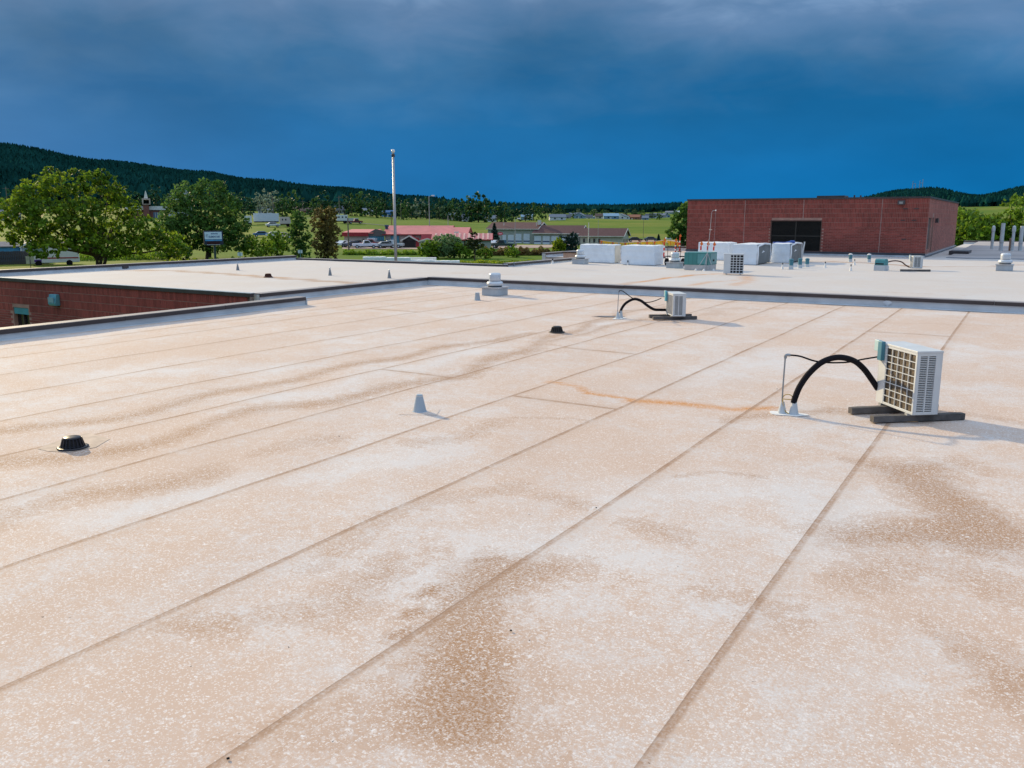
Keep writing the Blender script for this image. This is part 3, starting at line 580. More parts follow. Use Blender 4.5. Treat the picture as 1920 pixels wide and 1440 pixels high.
# ------------------------------------------------------------------ condensers
ivory = mat('ivory_paint', (.60, .625, .635), .42, .06, 3, spec=.5)
coilm = mat('coil_fins', (.11, .082, .055), .7, .6, 22, bump=.5, bscale=60)
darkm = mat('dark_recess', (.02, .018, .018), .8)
tealb = mat('teal_box', (.07, .22, .29), .45, .1)
wood = mat('grey_timber', (.115, .105, .10), .85, .35, 6, bump=.4, bscale=25)
rubber = mat('black_rubber', (.010, .009, .012), .8, .2, spec=.15)
pipem = mat('steel_pipe', (.30, .33, .36), .4, .1, metal=.5)
boot_m = mat('boot_membrane', (.50, .545, .58), .5, .08)
whitem = mat('white_sealant', (.78, .77, .75), .6, .08, 4)
def condenser(name, label, loc, rz, W, Dp, H, z0, plain, nx, ny, cellm, bar=.011, group=None, slats=32, side='louvre', boxm=None):
    t_ = thing(name, label, 'air conditioner', (loc[0], loc[1], loc[2]), rz, group)
    Mz = z0; rim = .035
    c_ = MB()                                          # casing: open-fronted shell
    c_.box(0, W, Dp - .01, Dp, Mz, Mz + H); c_.box(0, .012, 0, Dp - .0101, Mz, Mz + H - .016); c_.box(-.006, W + .006, -.008, Dp + .004, Mz + H - .0155, Mz + H + .01)
    c_.box(.0121, W - .0121, .012, Dp - .0101, Mz, Mz + .02)
    c_.box(.0121, plain, -.001, .012, Mz, Mz + H - .016)                                    # plain service panel
    c_.box(plain + .0005, W, 0, .014, Mz, Mz + rim); c_.box(plain + .0005, W, 0, .014, Mz + H - .016 - rim, Mz + H - .016); c_.box(W - rim, W, .0002, .0142, Mz + rim + .0002, Mz + H - .0162 - rim)
    sx0, sx1 = .05 * Dp / .36, .27 * Dp / .36 + .02 * 0                                    # louvre zone on the side
    c_.box(W - .012, W, .0143, sx0, Mz, Mz + H - .016); c_.box(W - .012, W, Dp * .74, Dp - .0101, Mz, Mz + H - .016); c_.box(W - .012, W, sx0, Dp * .74, Mz, Mz + .035); c_.box(W - .012, W, sx0, Dp * .74, Mz + H - .055, Mz + H - .016)
    part('casing', c_, ivory, t_, bev=.003)
    part('coil', MB().box(plain + .01, W - rim * .9, .022, .05, Mz + rim * .9, Mz + H - rim * 1.2), cellm, t_)
    x0, x1, za, zb = plain, W - rim, Mz + rim, Mz + H - .016 - rim
    for k in range(1, nx):
        u = x0 + (x1 - x0) * k / nx; part('grille_bar', MB().box(u - bar / 2, u + bar / 2, .002, .014, za, zb), ivory, t_)
    for k in range(1, ny):
        v = za + (zb - za) * k / ny; part('grille_bar', MB().box(x0, x1, .0025, .0135, v - bar / 2, v + bar / 2), ivory, t_)
    part('grille_bar', MB().box(x0 + .0006, x0 + bar, .0022, .0138, za, zb), ivory, t_)
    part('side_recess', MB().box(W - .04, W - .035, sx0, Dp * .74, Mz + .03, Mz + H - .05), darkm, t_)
    sl = MB(); hh = H - .09
    for k in range(slats + 1):
        v = Mz + .035 + hh * k / slats; sl.box(W - .022, W - .001, sx0, Dp * .74, v - hh / slats * .22, v + hh / slats * .22)
    sl.box(W - .02, W + .001, (sx0 + Dp * .74) / 2 - .008, (sx0 + Dp * .74) / 2 + .008, Mz + .03, Mz + H - .05)
    part('side_louvres', sl, ivory, t_, kind='stuff')
    for fx in (.10, W - .16):
        part('foot', MB().box(fx, fx + .06, -.01, Dp + .02, Mz - .03, Mz - .0005), mat('foot_paint', (.35, .35, .34), .5), t_)
    if boxm:
        part('disconnect_box', MB().box(.05, .15, -.06, -.0012, Mz + H - .24, Mz + H + .03), boxm, t_, bev=.006)
        part('box_lid', MB().box(-.06, .0495, -.05, -.0012, Mz + H - .12, Mz + H + .035), mat('pale_teal', (.42, .58, .60), .45), t_, bev=.006)
    return t_
def xyz(p, z): return (p.x, p.y, z)
def sleeper(x0, y0, x1, y1, z, label, w_=.095, h=.088):
    d = Vector((x1 - x0, y1 - y0, 0)); L_ = d.length; mb = MB(); n = 9; rn = random.Random(int(x0 * 100))
    for k in range(n):
        mb  # segments give the timber a slightly worn, wavy edge
    prof = [(-w_ / 2, 0), (w_ / 2, 0), (w_ / 2, h), (-w_ / 2, h)]; prev = None
    for k in range(n + 1):
        jj = lambda: rn.uniform(-.003, .003); ring = [(L_ * k / n, a + jj(), b2 + jj()) for a, b2 in prof]
        base = len(mb.v); mb.v += ring
        if prev is not None:
            for i in range(4): j = (i + 1) % 4; mb.f.append((prev + i, prev + j, base + j, base + i)); mb.t.append(.5)
        else: mb.f.append((base + 3, base + 2, base + 1, base)); mb.t.append(.5)
        prev = base
    mb.f.append((prev, prev + 1, prev + 2, prev + 3)); mb.t.append(.5)
    return solo('timber_sleeper', mb, wood, label, 'sleeper', (x0, y0, z + .012), math.atan2(d.y, d.x), bev=.005)
def boot(p, z, h, r0, r1, label, m=None, cap=None, patch=None, cat='pipe boot', group=None, lean=0):
    m = m or boot_m
    t_ = thing('pipe_boot', label, cat, (p.x, p.y, z + .004), 0, group)
    part('cone', MB().lathe([(r0 * 1.3, 0), (r0 * 1.04, .006), (r0, .015), (r1, h), (r1 * .9, h + .004)], 18), m, t_, smooth=False)
    if patch:
        pm = MB(); k = 20; rn = random.Random(int(p.x * 50)); pts = []
        for i in range(k): a = 2 * math.pi * i / k; rr = patch * (1 + .16 * math.sin(2 * a + 1) + rn.uniform(-.06, .06)); pts.append((rr * math.cos(a), rr * math.sin(a)))
        pm.prism(pts, -.002, .012, 'z'); part('patch', pm, whitem, t_)
    part('collar', MB().lathe([(r1 * 1.12, h - .03), (r1 * 1.12, h - .012)], 18), cap or metal, t_)
    if cap: part('cap', MB().lathe([(r1 * .7, h), (r1 * 1.0, h + .02), (r1 * 1.0, h + .07), (r1 * .5, h + .09)], 14), cap, t_)
    return t_
# nearest condenser
Lp = px(1641, 755, .1); Fp = px(1710, 782, .1); dv = Vector((Fp.x - Lp.x, Fp.y - Lp.y)); W1 = dv.length; rz1 = math.atan2(dv.y, dv.x)
ac1 = condenser('condenser_unit', 'ivory condenser with square grille cells on timber sleepers beside arched black hose', (Lp.x, Lp.y, 0), rz1, W1, .365, .855, .125, .185, 5, 8, coilm, boxm=tealb)
sleeper(*px(1634, 793, 0).xy, *px(1805, 787, 0).xy, 0, 'long grey timber sleeper under the louvred end of the square-grille condenser')
sleeper(*px(1593, 777, 0).xy, *(px(1593, 777, 0).xy + Vector((1.02, .92))), 0, 'grey timber sleeper under the teal box end of the square-grille condenser')
c1 = px(1466, 776, 0); c2 = px(1488, 778, 0)
boot(c1, 0, .17, .062, .026, 'pale cone boot at the foot of the thin riser, in white sealant'); boot(c2, 0, .19, .066, .032, 'pale cone boot where the arched black hose enters, in white sealant')
def sealant(a, b2, w_, label):
    m_ = (a + b2) / 2; d = b2 - a; rn = random.Random(int(a.x * 77)); pts = []; L_ = d.length / 2 + w_
    for i in range(26): an = 2 * math.pi * i / 26; k_ = 1 + .13 * math.sin(2 * an + 1) + .09 * math.sin(5 * an) + rn.uniform(-.06, .06); pts.append((L_ * k_ * math.cos(an), w_ * k_ * math.sin(an)))
    solo('sealant_patch', MB().prism(pts, 0, .007, 'z'), whitem, label, 'patch', (m_.x, m_.y, .007), math.atan2(d.y, d.x))
sealant(c1, c2, .15, 'white sealant patch under the boots of the arched black hose')
def run(pts, D0, D1):
    x0, x1 = pts[0][0], pts[-1][0]; return [at(x, y, D0 + (D1 - D0) * (x - x0) / (x1 - x0)) for x, y in pts]
Dc = math.hypot(c2.x, c2.y); DL = math.hypot(Lp.x, Lp.y)
solo('refrigerant_hose', MB().tube(curve(run([(1488, 756), (1491, 745), (1500, 724), (1518, 699), (1543, 678), (1572, 670), (1600, 676), (1619, 691), (1634, 711), (1646, 729)], Dc, DL + .02)), .042, 12), rubber, 'thick black hose arching from cone boot to the square-grille condenser', 'hose', smooth=True)
D1_ = math.hypot(c1.x, c1.y)
ris = thing('conduit', 'thin grey riser pipe with sagging cable to the square-grille condenser', 'conduit', xyz(c1, .17))
rp_ = run([(1466, 760), (1468, 725), (1472.5, 668)], D1_, D1_); off = Vector(xyz(c1, .17))
part('riser', MB().tube([p - off for p in rp_], .011, 8), pipem, ris)
part('elbow', MB().tube([p - off for p in curve(run([(1472.5, 672), (1473, 667), (1477, 665.5), (1482, 666)], D1_, D1_))], .020, 8), pipem, ris)
part('cable', MB().tube([p - off for p in curve(run([(1478, 665.5), (1500, 668), (1528, 677), (1556, 680), (1590, 679), (1616, 674), (1646, 669)], D1_, DL))], .012, 8), rubber, ris, smooth=True)
solo('yellow_wire', MB().tube(curve([at(x, y, D1_) for x, y in [(1469, 748), (1468, 757), (1473, 742), (1481, 740), (1487, 746)]] and run([(1467.6, 748), (1468.5, 744), (1472, 740.5), (1479, 739.6), (1484, 742), (1488, 750)], D1_, D1_)) + curve(run([(1468, 748), (1468.4, 760), (1472, 770), (1479, 776), (1484, 777)], D1_ - .03, D1_ - .05)), .006, 6), mat('yellow_wire', (.55, .33, .03), .5), 'yellow wire loop between two cone boots by black hose', 'wire')
# second condenser
L2 = px(1248, 589, .1); F2 = px(1261, 594.5, .1); dv = Vector((F2.x - L2.x, F2.y - L2.y)); rz2 = math.atan2(dv.y, dv.x)
condenser('condenser_unit', 'small condenser with brown coil and teal box on low timbers near the roof step', (L2.x, L2.y, 0), rz2, dv.length, .36, .60, .12, .05, 12, 16, mat('brown_coil', (.15, .085, .05), .75, .5, 20), bar=.004, slats=26, boxm=mat('bright_teal', (.10, .40, .50), .4))
sleeper(*px(1224, 600, 0).xy, *px(1306, 599, 0).xy, 0, 'front grey timber sleeper under the brown-coil condenser', h=.085); sleeper(*px(1217, 596.5, 0).xy, *px(1296, 595, 0).xy, 0, 'rear grey timber sleeper under the brown-coil condenser', h=.085)
e1 = px(1158, 598, 0); e2 = px(1164, 597, 0)
boot(e1, 0, .19, .06, .025, 'cone boot at foot of the tall thin riser of the brown-coil condenser'); boot(e2, 0, .21, .06, .035, 'cone boot where the sagging black hose of the brown-coil condenser enters')
sealant(e1, e2, .16, 'white sealant patch under the boots of the sagging black hose'); De = math.hypot(e2.x, e2.y); D2 = math.hypot(L2.x, L2.y)
solo('refrigerant_hose', MB().tube(curve(run([(1163, 587), (1166, 578), (1174, 568), (1188, 561), (1201, 563.5), (1214, 573), (1226, 580), (1238, 581), (1250, 581)], De, D2)), .038, 10), rubber, 'black hose sagging into the small brown-coil condenser', 'hose', smooth=True)
ris = thing('conduit', 'tall thin riser with looping cable to the brown-coil condenser', 'conduit', xyz(e1, .19)); off = Vector(xyz(e1, .19)); D1_ = math.hypot(e1.x, e1.y)
part('riser', MB().tube([p - off for p in run([(1158, 588), (1159, 565), (1160.3, 547)], D1_, D1_)], .010, 6), pipem, ris)
part('cable', MB().tube([p - off for p in curve(run([(1160.3, 548), (1162, 545), (1168, 546), (1176, 552), (1186, 559), (1200, 565), (1214, 567), (1228, 564), (1240, 559)], D1_, D2))], .012, 6), rubber, ris, smooth=True)
solo('dark_patch', MB().prism([(0, 0), (.25, .16), (.62, .22), (.95, .12), (.80, -.02), (.4, -.06)], 0, .004, 'z'), mat('slate_grey', (.20, .20, .22), .8), 'slate grey area on the roof beside the tall riser boots', 'patch', xyz(px(1108, 594, 0), .016), .33)  # thin flat shape, darker than the membrane around it
# third: faces the camera on the far roof
q0 = px(1356, 515, Z2); q1 = px(1391, 515.5, Z2); rz3 = math.atan2(q1.y - q0.y, q1.x - q0.x)
condenser('condenser_unit', 'condenser with black square grille openings standing straight on the far roof', (q0.x, q0.y, Z2), rz3, .86, .34, .86, .05, .27, 4, 7, mat('black_fan', (.008, .008, .01), .8), bar=.03, slats=24)
# fourth: by the gymnasium
q0 = px(1705, 506, Z2); q1 = px(1719, 508, Z2)
condenser('condenser_unit', 'small condenser with brown coil on a dark plank near the gymnasium', (q0.x, q0.y, Z2), math.atan2(q1.y - q0.y, q1.x - q0.x) - .12, .52, .44, .56, .12, .05, 10, 14, MAT['brown_coil'], bar=.004, slats=20, boxm=mat('pale_box', (.55, .60, .62), .45))
sleeper(*px(1688, 509, Z2).xy, *px(1744, 509.5, Z2).xy, Z2, 'dark plank sleeper in front of the gymnasium under a condenser', w_=.12, h=.09)
boot(px(1656, 508, Z2), Z2, .2, .05, .025, 'white cone boot where a rust hose rises near the gymnasium', whitem); boot(px(1665, 507, Z2), Z2, .2, .05, .025, 'white cone boot beside the rust hose near the gymnasium', whitem)
Dq = math.hypot(*px(1656, 508, Z2).xy)
solo('refrigerant_hose', MB().tube(curve(run([(1657, 502), (1660, 496), (1666, 491), (1678, 489), (1690, 491), (1698, 497), (1705, 501)], Dq, math.hypot(q0.x, q0.y))), .03, 8), mat('rust_hose', (.07, .025, .022), .6), 'dark rust hose looping to the condenser near the gymnasium', 'hose', smooth=True)

# ------------------------------------------------------------------ small things on the roofs
boot(px(787, 772, 0), 0, .245, .095, .045, 'lone grey cone boot casting a shadow on stained membrane', mat('cone_grey', (.36, .43, .49), .55, .1))
def lay_patch(name, pts, z, m, label):
    c_ = sum((Vector((p.x, p.y, 0)) for p in pts), Vector()) / len(pts); mb = MB(); n = len(pts); K = 5
    def P(i, k): q = c_.lerp(Vector((pts[i % n].x, pts[i % n].y, 0)), k / K); return (q.x - c_.x, q.y - c_.y, float(undul(q.x, q.y)) + z)
    for i in range(n):
        mb.poly([P(0, 0), P(i, 1), P(i + 1, 1)])
        for k in range(1, K): mb.quad(P(i, k), P(i, k + 1), P(i + 1, k + 1), P(i + 1, k))
    me = mb.mesh(name, True); a = me.attributes.new('stain', 'FLOAT_COLOR', 'POINT'); co = np.array([v.co for v in me.vertices]); c4 = np.ones((len(co), 4), np.float32); c4[:, :3] = stain_fields(co[:, 0] + c_.x, co[:, 1] + c_.y, 0) * .6; a.data.foreach_set('color', c4.ravel())
    return solo(name, me, m, label, 'patch', (c_.x, c_.y, 0))
pc_ = px(787, 773, 0); lay_patch('membrane_patch', [pc_ + Vector((math.cos(.5 + a_) * r_a, math.sin(.5 + a_) * r_a, 0)) for a_, r_a in ((.6, .33), (2.5, .33), (3.75, .33), (5.65, .33))], .005, patch_m, 'square membrane patch around the lone grey cone boot')
t_ = boot(px(895, 563, 0), 0, .25, .10, .07, 'short grey pipe boot in front of the hooded fan', mat('cone_blue', (.36, .42, .47), .5))
for (x, y), lb in zip(((446, 507), (619, 517), (730, 522)), ('slim grey vent cone near the outer parapet of the low left roof', 'slim grey vent cone midway on the low left roof past the rusty drain', 'slim grey vent cone nearest the roof step corner')):
    boot(px(x, y, Z2), Z2, .27, .08, .032, lb, mat('cone_dark', (.20, .22, .24), .6), cap=MAT['galvanised'])
boot(px(963.5, 499.5, Z2), Z2, .22, .05, .03, 'small grey vent cone by the parapet beyond the hooded fan', MAT['cone_dark'])
boot(px(1036, 495, Z2), Z2, .2, .07, .04, 'small white boot with black cap by the far parapet', whitem, cap=rubber)
boot(px(1177, 497, Z2), Z2, .16, .05, .03, 'tiny dark capped boot before the white wrapped bundles', whitem, cap=rubber)
for (x, y), lb in zip(((1467, 504.5), (1547, 502), (1595, 508), (1602, 497)), ('white cone boot with dark cap by the first of three teal stacks', 'white cone boot midway between the teal stacks', 'white cone boot before the pair of capped teal stacks', 'white cone boot between the capped teal stacks')):
    boot(px(x, y, Z2), Z2, .22, .065, .03, lb, whitem, cap=mat('dark_cap', (.05, .05, .055), .5))
def stack(p, h, r, label, group=None, hat=None):
    t2 = thing('vent_stack', label, 'vent stack', (p.x, p.y, Z2 + .004), 0, group)
    part('base_boot', MB().lathe([(r * 1.25, 0), (r * 1.1, .02), (r * 1.08, h * .42)], 16), boot_m, t2); part('pipe', MB().lathe([(r, h * .3), (r, h)], 16), mat('teal_pipe', (.06, .20, .26), .5), t2)
    part('hood', MB().lathe([(r * 1.12, h), (r * 1.12, h + .04), (r * .5, h + .075)], 16), hat or MAT['teal_pipe'], t2); return t2
for x, y, h, lb in ((1483, 505, .44, 'teal vent stack nearest the grey-ended wrapped bundle'), (1499.5, 503, .42, 'teal vent stack in the middle of three by the bundles'), (1513, 501, .38, 'teal vent stack farthest from the bundles among three')): stack(px(x, y, Z2), h, .10, lb)
for x, y, lb in ((1594, 491, 'white capped teal vent stack close to the gymnasium wall'), (1629, 491.5, 'white capped teal vent stack near the teal box vent')): stack(px(x, y, Z2), .40, .10, lb, hat=whitem)
p = px(1648, 508, Z2); t2 = thing('box_vent', 'teal box vent on a pale curb beside the rust hose', 'roof vent', (p.x, p.y, Z2 + .004), -.3)
part('curb', MB().box(-.26, .26, 0, .4, 0, .26), boot_m, t2); part('hood', MB().prism([(0, .261), (.4, .261), (.36, .50), (.30, .56), (.06, .56), (.02, .50)], -.24, .24, 'x'), mat('teal_hood', (.06, .24, .27), .5), t2, bev=.01); part('slot', MB().box(-.2, .2, -.004, .0, .30, .36), darkm, t2)
def fan(p, z, s, label, rz=0):
    t2 = thing('exhaust_fan', label, 'exhaust fan', (p.x, p.y, z + .004), rz)
    part('curb', MB().box(-.34 * s, .34 * s, -.34 * s, .34 * s, 0, .26 * s), mat('curb_paint', (.40, .44, .47), .5, .15), t2, bev=.006)
    part('flange', MB().box(-.375 * s, .375 * s, -.375 * s, .375 * s, .2605 * s, .30 * s), mat('flange_grey', (.47, .46, .46), .5), t2)
    al = mat('spun_aluminium', (.62, .66, .70), .38, .08, 2, metal=.35)
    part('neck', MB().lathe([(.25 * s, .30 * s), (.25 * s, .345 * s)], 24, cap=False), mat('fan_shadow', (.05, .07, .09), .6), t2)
    part('bowl', MB().lathe([(.26 * s, .345 * s), (.295 * s, .37 * s), (.30 * s, .43 * s), (.27 * s, .485 * s), (.21 * s, .50 * s)], 28), al, t2, smooth=True)
    part('motor_hood', MB().lathe([(.205 * s, .50 * s), (.21 * s, .53 * s), (.215 * s, .72 * s), (.20 * s, .775 * s), (.14 * s, .80 * s), (.02 * s, .805 * s)], 28), al, t2, smooth=True)
    part('hood_band', MB().lathe([(.218 * s, .515 * s), (.218 * s, .535 * s)], 28, cap=False), MAT['flange_grey'], t2)
    return t2
fan(px(928, 553.5, 0), 0, 1.0, 'hooded fan on grey curb near the inner roof corner'); fan(px(1088, 495, Z2), Z2, .98, 'hooded fan before the white wrapped stack'); fan(px(1265, 502.5, Z2), Z2, .98, 'hooded fan beside the teal cabinet and the cart'); fan(px(1883, 507.5, Z2), Z2, 1.03, 'hooded fan standing alone before the raised grey roof panel')
def drain(p, z, s, label, m):
    t2 = thing('roof_drain', label, 'drain', (p.x, p.y, z + .008), .6)
    part('flange_ring', MB().lathe([(.20 * s, -.004), (.205 * s, .018), (.18 * s, .026), (.14 * s, .014)], 24), m, t2, smooth=True)
    part('dome_top', MB().lathe([(.118 * s, .135 * s), (.118 * s, .15 * s), (.10 * s, .162 * s), (.0 + .02, .165 * s)], 24), m, t2, smooth=True)
    for k in range(18):
        a = 2 * math.pi * k / 18; c_, s_ = math.cos(a), math.sin(a)
        part('dome_rib', MB().tube([(.155 * s * c_, .155 * s * s_, .012), (.118 * s * c_, .118 * s * s_, .142 * s)], .0105 * s, 5), m, t2)
    part('dome_core', MB().lathe([(.140 * s, .01), (.112 * s, .13 * s)], 24), darkm, t2)
    part('dome_band', MB().lathe([(.150 * s, .03), (.148 * s, .045 * s), (.146 * s, .045 * s)], 24, cap=False), m, t2)
    part('inner_sump', MB().lathe([(.10 * s, .008), (.10 * s, .012)], 18), darkm, t2)
    return t2
cast = mat('cast_iron', (.012, .011, .016), .35, .3); drain(px(137, 841, 0), 0, .86, 'black cast drain dome with ribs on puckered membrane', cast)
drain(px(1044, 624, 0), 0, .95, 'black cast drain dome at the end of brown dirt streaks', mat('cast_iron_old', (.03, .025, .022), .5)); drain(px(503, 520, Z2), Z2, .95, 'rusty low drain dome on the left roof in a brown streak', mat('rusty_iron', (.11, .035, .02), .8))
p = px(126, 838, 0); d0 = [px(x, y, 0) for x, y in ((70, 842), (92, 833), (120, 824), (165, 812), (206, 824), (180, 840), (130, 850), (90, 847))]; cc = sum(d0, Vector()) / 8
lay_patch('sump_flashing', d0[::-1], .006, mat('sump_tan', (.53, .42, .34), .85, .2, 6), 'puckered flashing sheet around the black ribbed drain')
# scattered grit
for k, (x, y) in enumerate(((1118, 955), (958, 1186), (1457, 731), (636, 820), (428, 1427))):
    solo('loose_pebble', MB().lathe([(.003, 0), (.009, .002), (.008, .006), (.003, .009)], 7), rubber, 'small dark pebble lying loose on the membrane', 'pebble', xyz(px(x, y, 0), .012), k, 'loose pebbles on the near roof')
# wrapped bundles
wrap = mat('white_wrap', (.76, .82, .88), .38, .05, 1.5, bump=.25, bscale=5, spec=.5)
wrap2 = mat('white_wrap_top', (.80, .81, .83), .45, .06, 3, bump=.3, bscale=6)
boardm = mat('grey_board', (.19, .20, .20), .7, .15, 2)
def bundle(x0, x1, yb, yt, label, depth=1.25, z=Z2, grey=False, seed=0, Dq=None, group=None, x2=None):
    if Dq is None:
        a = px(x0, yb, z); b2 = onY(x1, yb, a.y); L_ = b2.x - a.x; rz = 0; D = math.hypot(a.x, a.y) * .98; H = (yb - yt) * pxm(D) * .985
        if x2: depth = min(2.6, onX(x2, yb, b2.x).y - a.y)
    else:
        a = G(x0, Dq); b2 = G(x1, Dq); L_ = math.hypot(b2.x - a.x, b2.y - a.y); rz = math.atan2(b2.y - a.y, b2.x - a.x); H = yt
    t2 = thing('wrapped_bundle', label, 'bundle', (a.x, a.y, a.z if Dq else z + .004), rz, group)
    rn = np.random.default_rng(seed); mb = MB(); nx, nz, ny = max(6, int(L_ / .14)), 9, 7
    def face(fn, n, m):
        g = [[fn(i / n, j / m) for i in range(n + 1)] for j in range(m + 1)]
        for j in range(m):
            for i in range(n): mb.quad(g[j][i], g[j][i + 1], g[j + 1][i + 1], g[j + 1][i])
    ph = rn.uniform(0, 6, 6)
    def wob(x, y, zz): return .012 * math.sin(x * 5 + ph[0] + zz * 2) + .008 * math.sin(x * 13 + ph[1] + zz * 7) + .006 * math.sin(zz * 38)
    def top(x, y): return H + .012 * math.sin(x * 3.1 + ph[2]) * math.sin(y * 4 + ph[3]) + .010 * math.sin(x * 9 + ph[4]) + .008 * math.sin(x * 21 + y * 9)
    def P(u, v, s): # u along, v across, s height
        x, y = u * L_, v * depth; e = .03
        hh = top(x, y) * s + (-.03 if s > .99 and (u < .01 or u > .99 or v < .01 or v > .99) else 0)
        return (x + (wob(y, x, s * H) if u < .01 or u > .99 else 0), y + (wob(x, y, s * H) if v < .01 or v > .99 else 0), .02 + hh)
    face(lambda u, v: P(u, 0, v), nx, nz); face(lambda u, v: P(1 - u, 1, v), nx, nz); face(lambda u, v: P(0, 1 - u, v), ny, nz)
    if not grey: face(lambda u, v: P(1, u, v), ny, nz)
    part('wrapping', mb, wrap, t2, smooth=True)
    mb = MB()
    face(lambda u, v: P(u, v, 1), nx, ny); part('wrap_top', mb, wrap2, t2, smooth=True)
    if seed == 1: part('end_boards', MB().box(L_ + .002, L_ + .02, .05, depth - .05, .04, H - .04), mat('cream_board', (.66, .60, .50), .8, .1), t2)
    if grey:
        part('board_end', MB().box(L_ - .01, L_ + .012, .06, depth - .04, .05, H * .93), boardm, t2)
        part('wrap_fold', MB().tube([(L_ + .03, .02, .03), (L_ + .05, .05, H * .5), (L_ + .03, .06, H * .9), (L_ + .04, depth * .5, H + .01), (L_ + .02, depth, H * .95), (L_ + .05, depth, H * .4), (L_ + .02, depth, .03)], .05, 7), wrap2, t2, smooth=True)
        part('board_tag', MB().poly([(L_ + .014, depth * .35, H * .55), (L_ + .014, depth * .6, H * .62), (L_ + .014, depth * .45, H * .68)]), wrap2, t2)
    part('skid', MB().box(.1, L_ - .1, .08, .2, 0, .02).box(.1, L_ - .1, depth - .2, depth - .08, 0, .02), wood, t2)
    return t2
bundle(1088, 1152, 492, 458, 'white wrapped insulation stack behind a hooded fan', seed=1, x2=1163); bundle(1164, 1226, 496.5, 460, 'white wrapped insulation stack beside the roofing cart', seed=2, x2=1243)
bundle(1308, 1366, 487, 455, 'white wrapped stack behind the teal cabinet and red posts', seed=3, depth=1.6)
bundle(1372, 1418, 496, 458.5, 'white wrapped stack with one grey board end facing the gymnasium louvre', seed=4, grey=True, x2=1442); bundle(1446, 1480, 493, 457.5, 'white wrapped stack with large grey end beside the teal vent stacks', seed=5, grey=True, x2=1503)
p = px(1425, 478, Z2 + 1.0); solo('blue_tarp', MB().tube(curve([(0, 0, .04), (.35, .1, .05), (.7, .15, .04), (.95, .2, .07), (1.2, .2, .06)]), [.05, .04, .04, .05, .05, .05, .04, .04, .04, .04, .04, .05, .05, .06, .06, .06, .07, .07, .10, .10, .10, .11, .11, .10, .06][:25], 8), mat('blue_tarp', (.04, .10, .35), .5), 'rolled blue tarp lying along the tops of the wrapped stacks', 'tarp', xyz(px(1444, 493, Z2) + Vector((0, .4, 0)), Z2 + 1.07), rz3, smooth=True)
solo('white_strip', MB().box(0, .07, 0, .03, 0, 1.15, M=Matrix.Rotation(R(6), 4, 'Y')), whitem, 'white strip leaning against the grey-ended wrapped stack', 'strip', xyz(px(1501, 491, Z2), Z2 + .006))
# teal cabinet, mast, cart, posts, flags
p0 = px(1282, 506, Z2); p1 = px(1327, 507.5, Z2); rzc = math.atan2(p1.y - p0.y, p1.x - p0.x); Wc = (p1 - p0).length
t2 = thing('roof_cabinet', 'teal metal roof unit on a pale curb beside the tripod mast', 'roof unit', (p0.x, p0.y, Z2 + .004), rzc)
gt = mat('teal_paint', (.055, .225, .215), .45, .08); part('curb', MB().box(.02, Wc - .02, .02, 1.2, 0, .25), mat('curb_pale', (.48, .47, .46), .7), t2); part('housing', MB().box(0, Wc, 0, 1.22, .2505, .84), gt, t2, bev=.015)
part('front_panel', MB().box(Wc * .56, Wc * .93, -.012, -.001, .32, .78), mat('teal_light', (.12, .34, .34), .45), t2); part('side_panel', MB().box(Wc + .001, Wc + .012, .3, 1.1, .30, .80), mat('teal_grey', (.18, .33, .33), .5), t2); part('latch', MB().box(Wc + .0125, Wc + .05, .62, .74, .42, .5), darkm, t2)
for k in range(3): part('panel_seam', MB().box(Wc * (.18 + .18 * k), Wc * (.18 + .18 * k) + .012, -.004, -.0005, .27, .82), mat('teal_dark', (.03, .13, .13), .5), t2)
pm = px(1320, 508, Z2); t2 = thing('tripod_mast', 'tall thin mast on a pale tripod before the brick gymnasium', 'mast', xyz(pm, Z2 + .004), rzc); sca = pxm(41.5)
galv = mat('mast_steel', (.45, .45, .45), .45, .1, metal=.3)
part('mast', MB().tube([(0, .25, .15), (.06, .25, .9), (.13, .25, 1.95), (.16, .25, 2.72)], [.017, .015, .013, .010], 8), galv, t2); part('crossbar', MB().box(.07, .22, .235, .265, 1.91, 1.945), mat('cross_tan', (.62, .48, .38), .6), t2); part('top_arm', MB().tube([(.16, .25, 2.70), (.20, .25, 2.80), (.36, .25, 2.82)], .010, 6), galv, t2); part('hanging_wire', MB().tube([(.355, .25, 2.82), (.35, .25, 1.9), (.33, .25, 1.1)], .004, 5), galv, t2)
part('lens_bulb', MB().lathe([(.01, 0), (.03, .02), (.02, .06)], 10, (.36, .25, 2.79)), whitem, t2)
for k, (lx, ly) in enumerate(((-.40, -.02), (.02, -.08), (.36, .30))):
    part('leg', MB().tube([(.04, .25, .84), (lx, ly, .0)], .016, 6), galv, t2); part('foot', MB().lathe([(.07, 0), (.06, .03), (.02, .10)], 10, (lx, ly, 0)), whitem, t2)
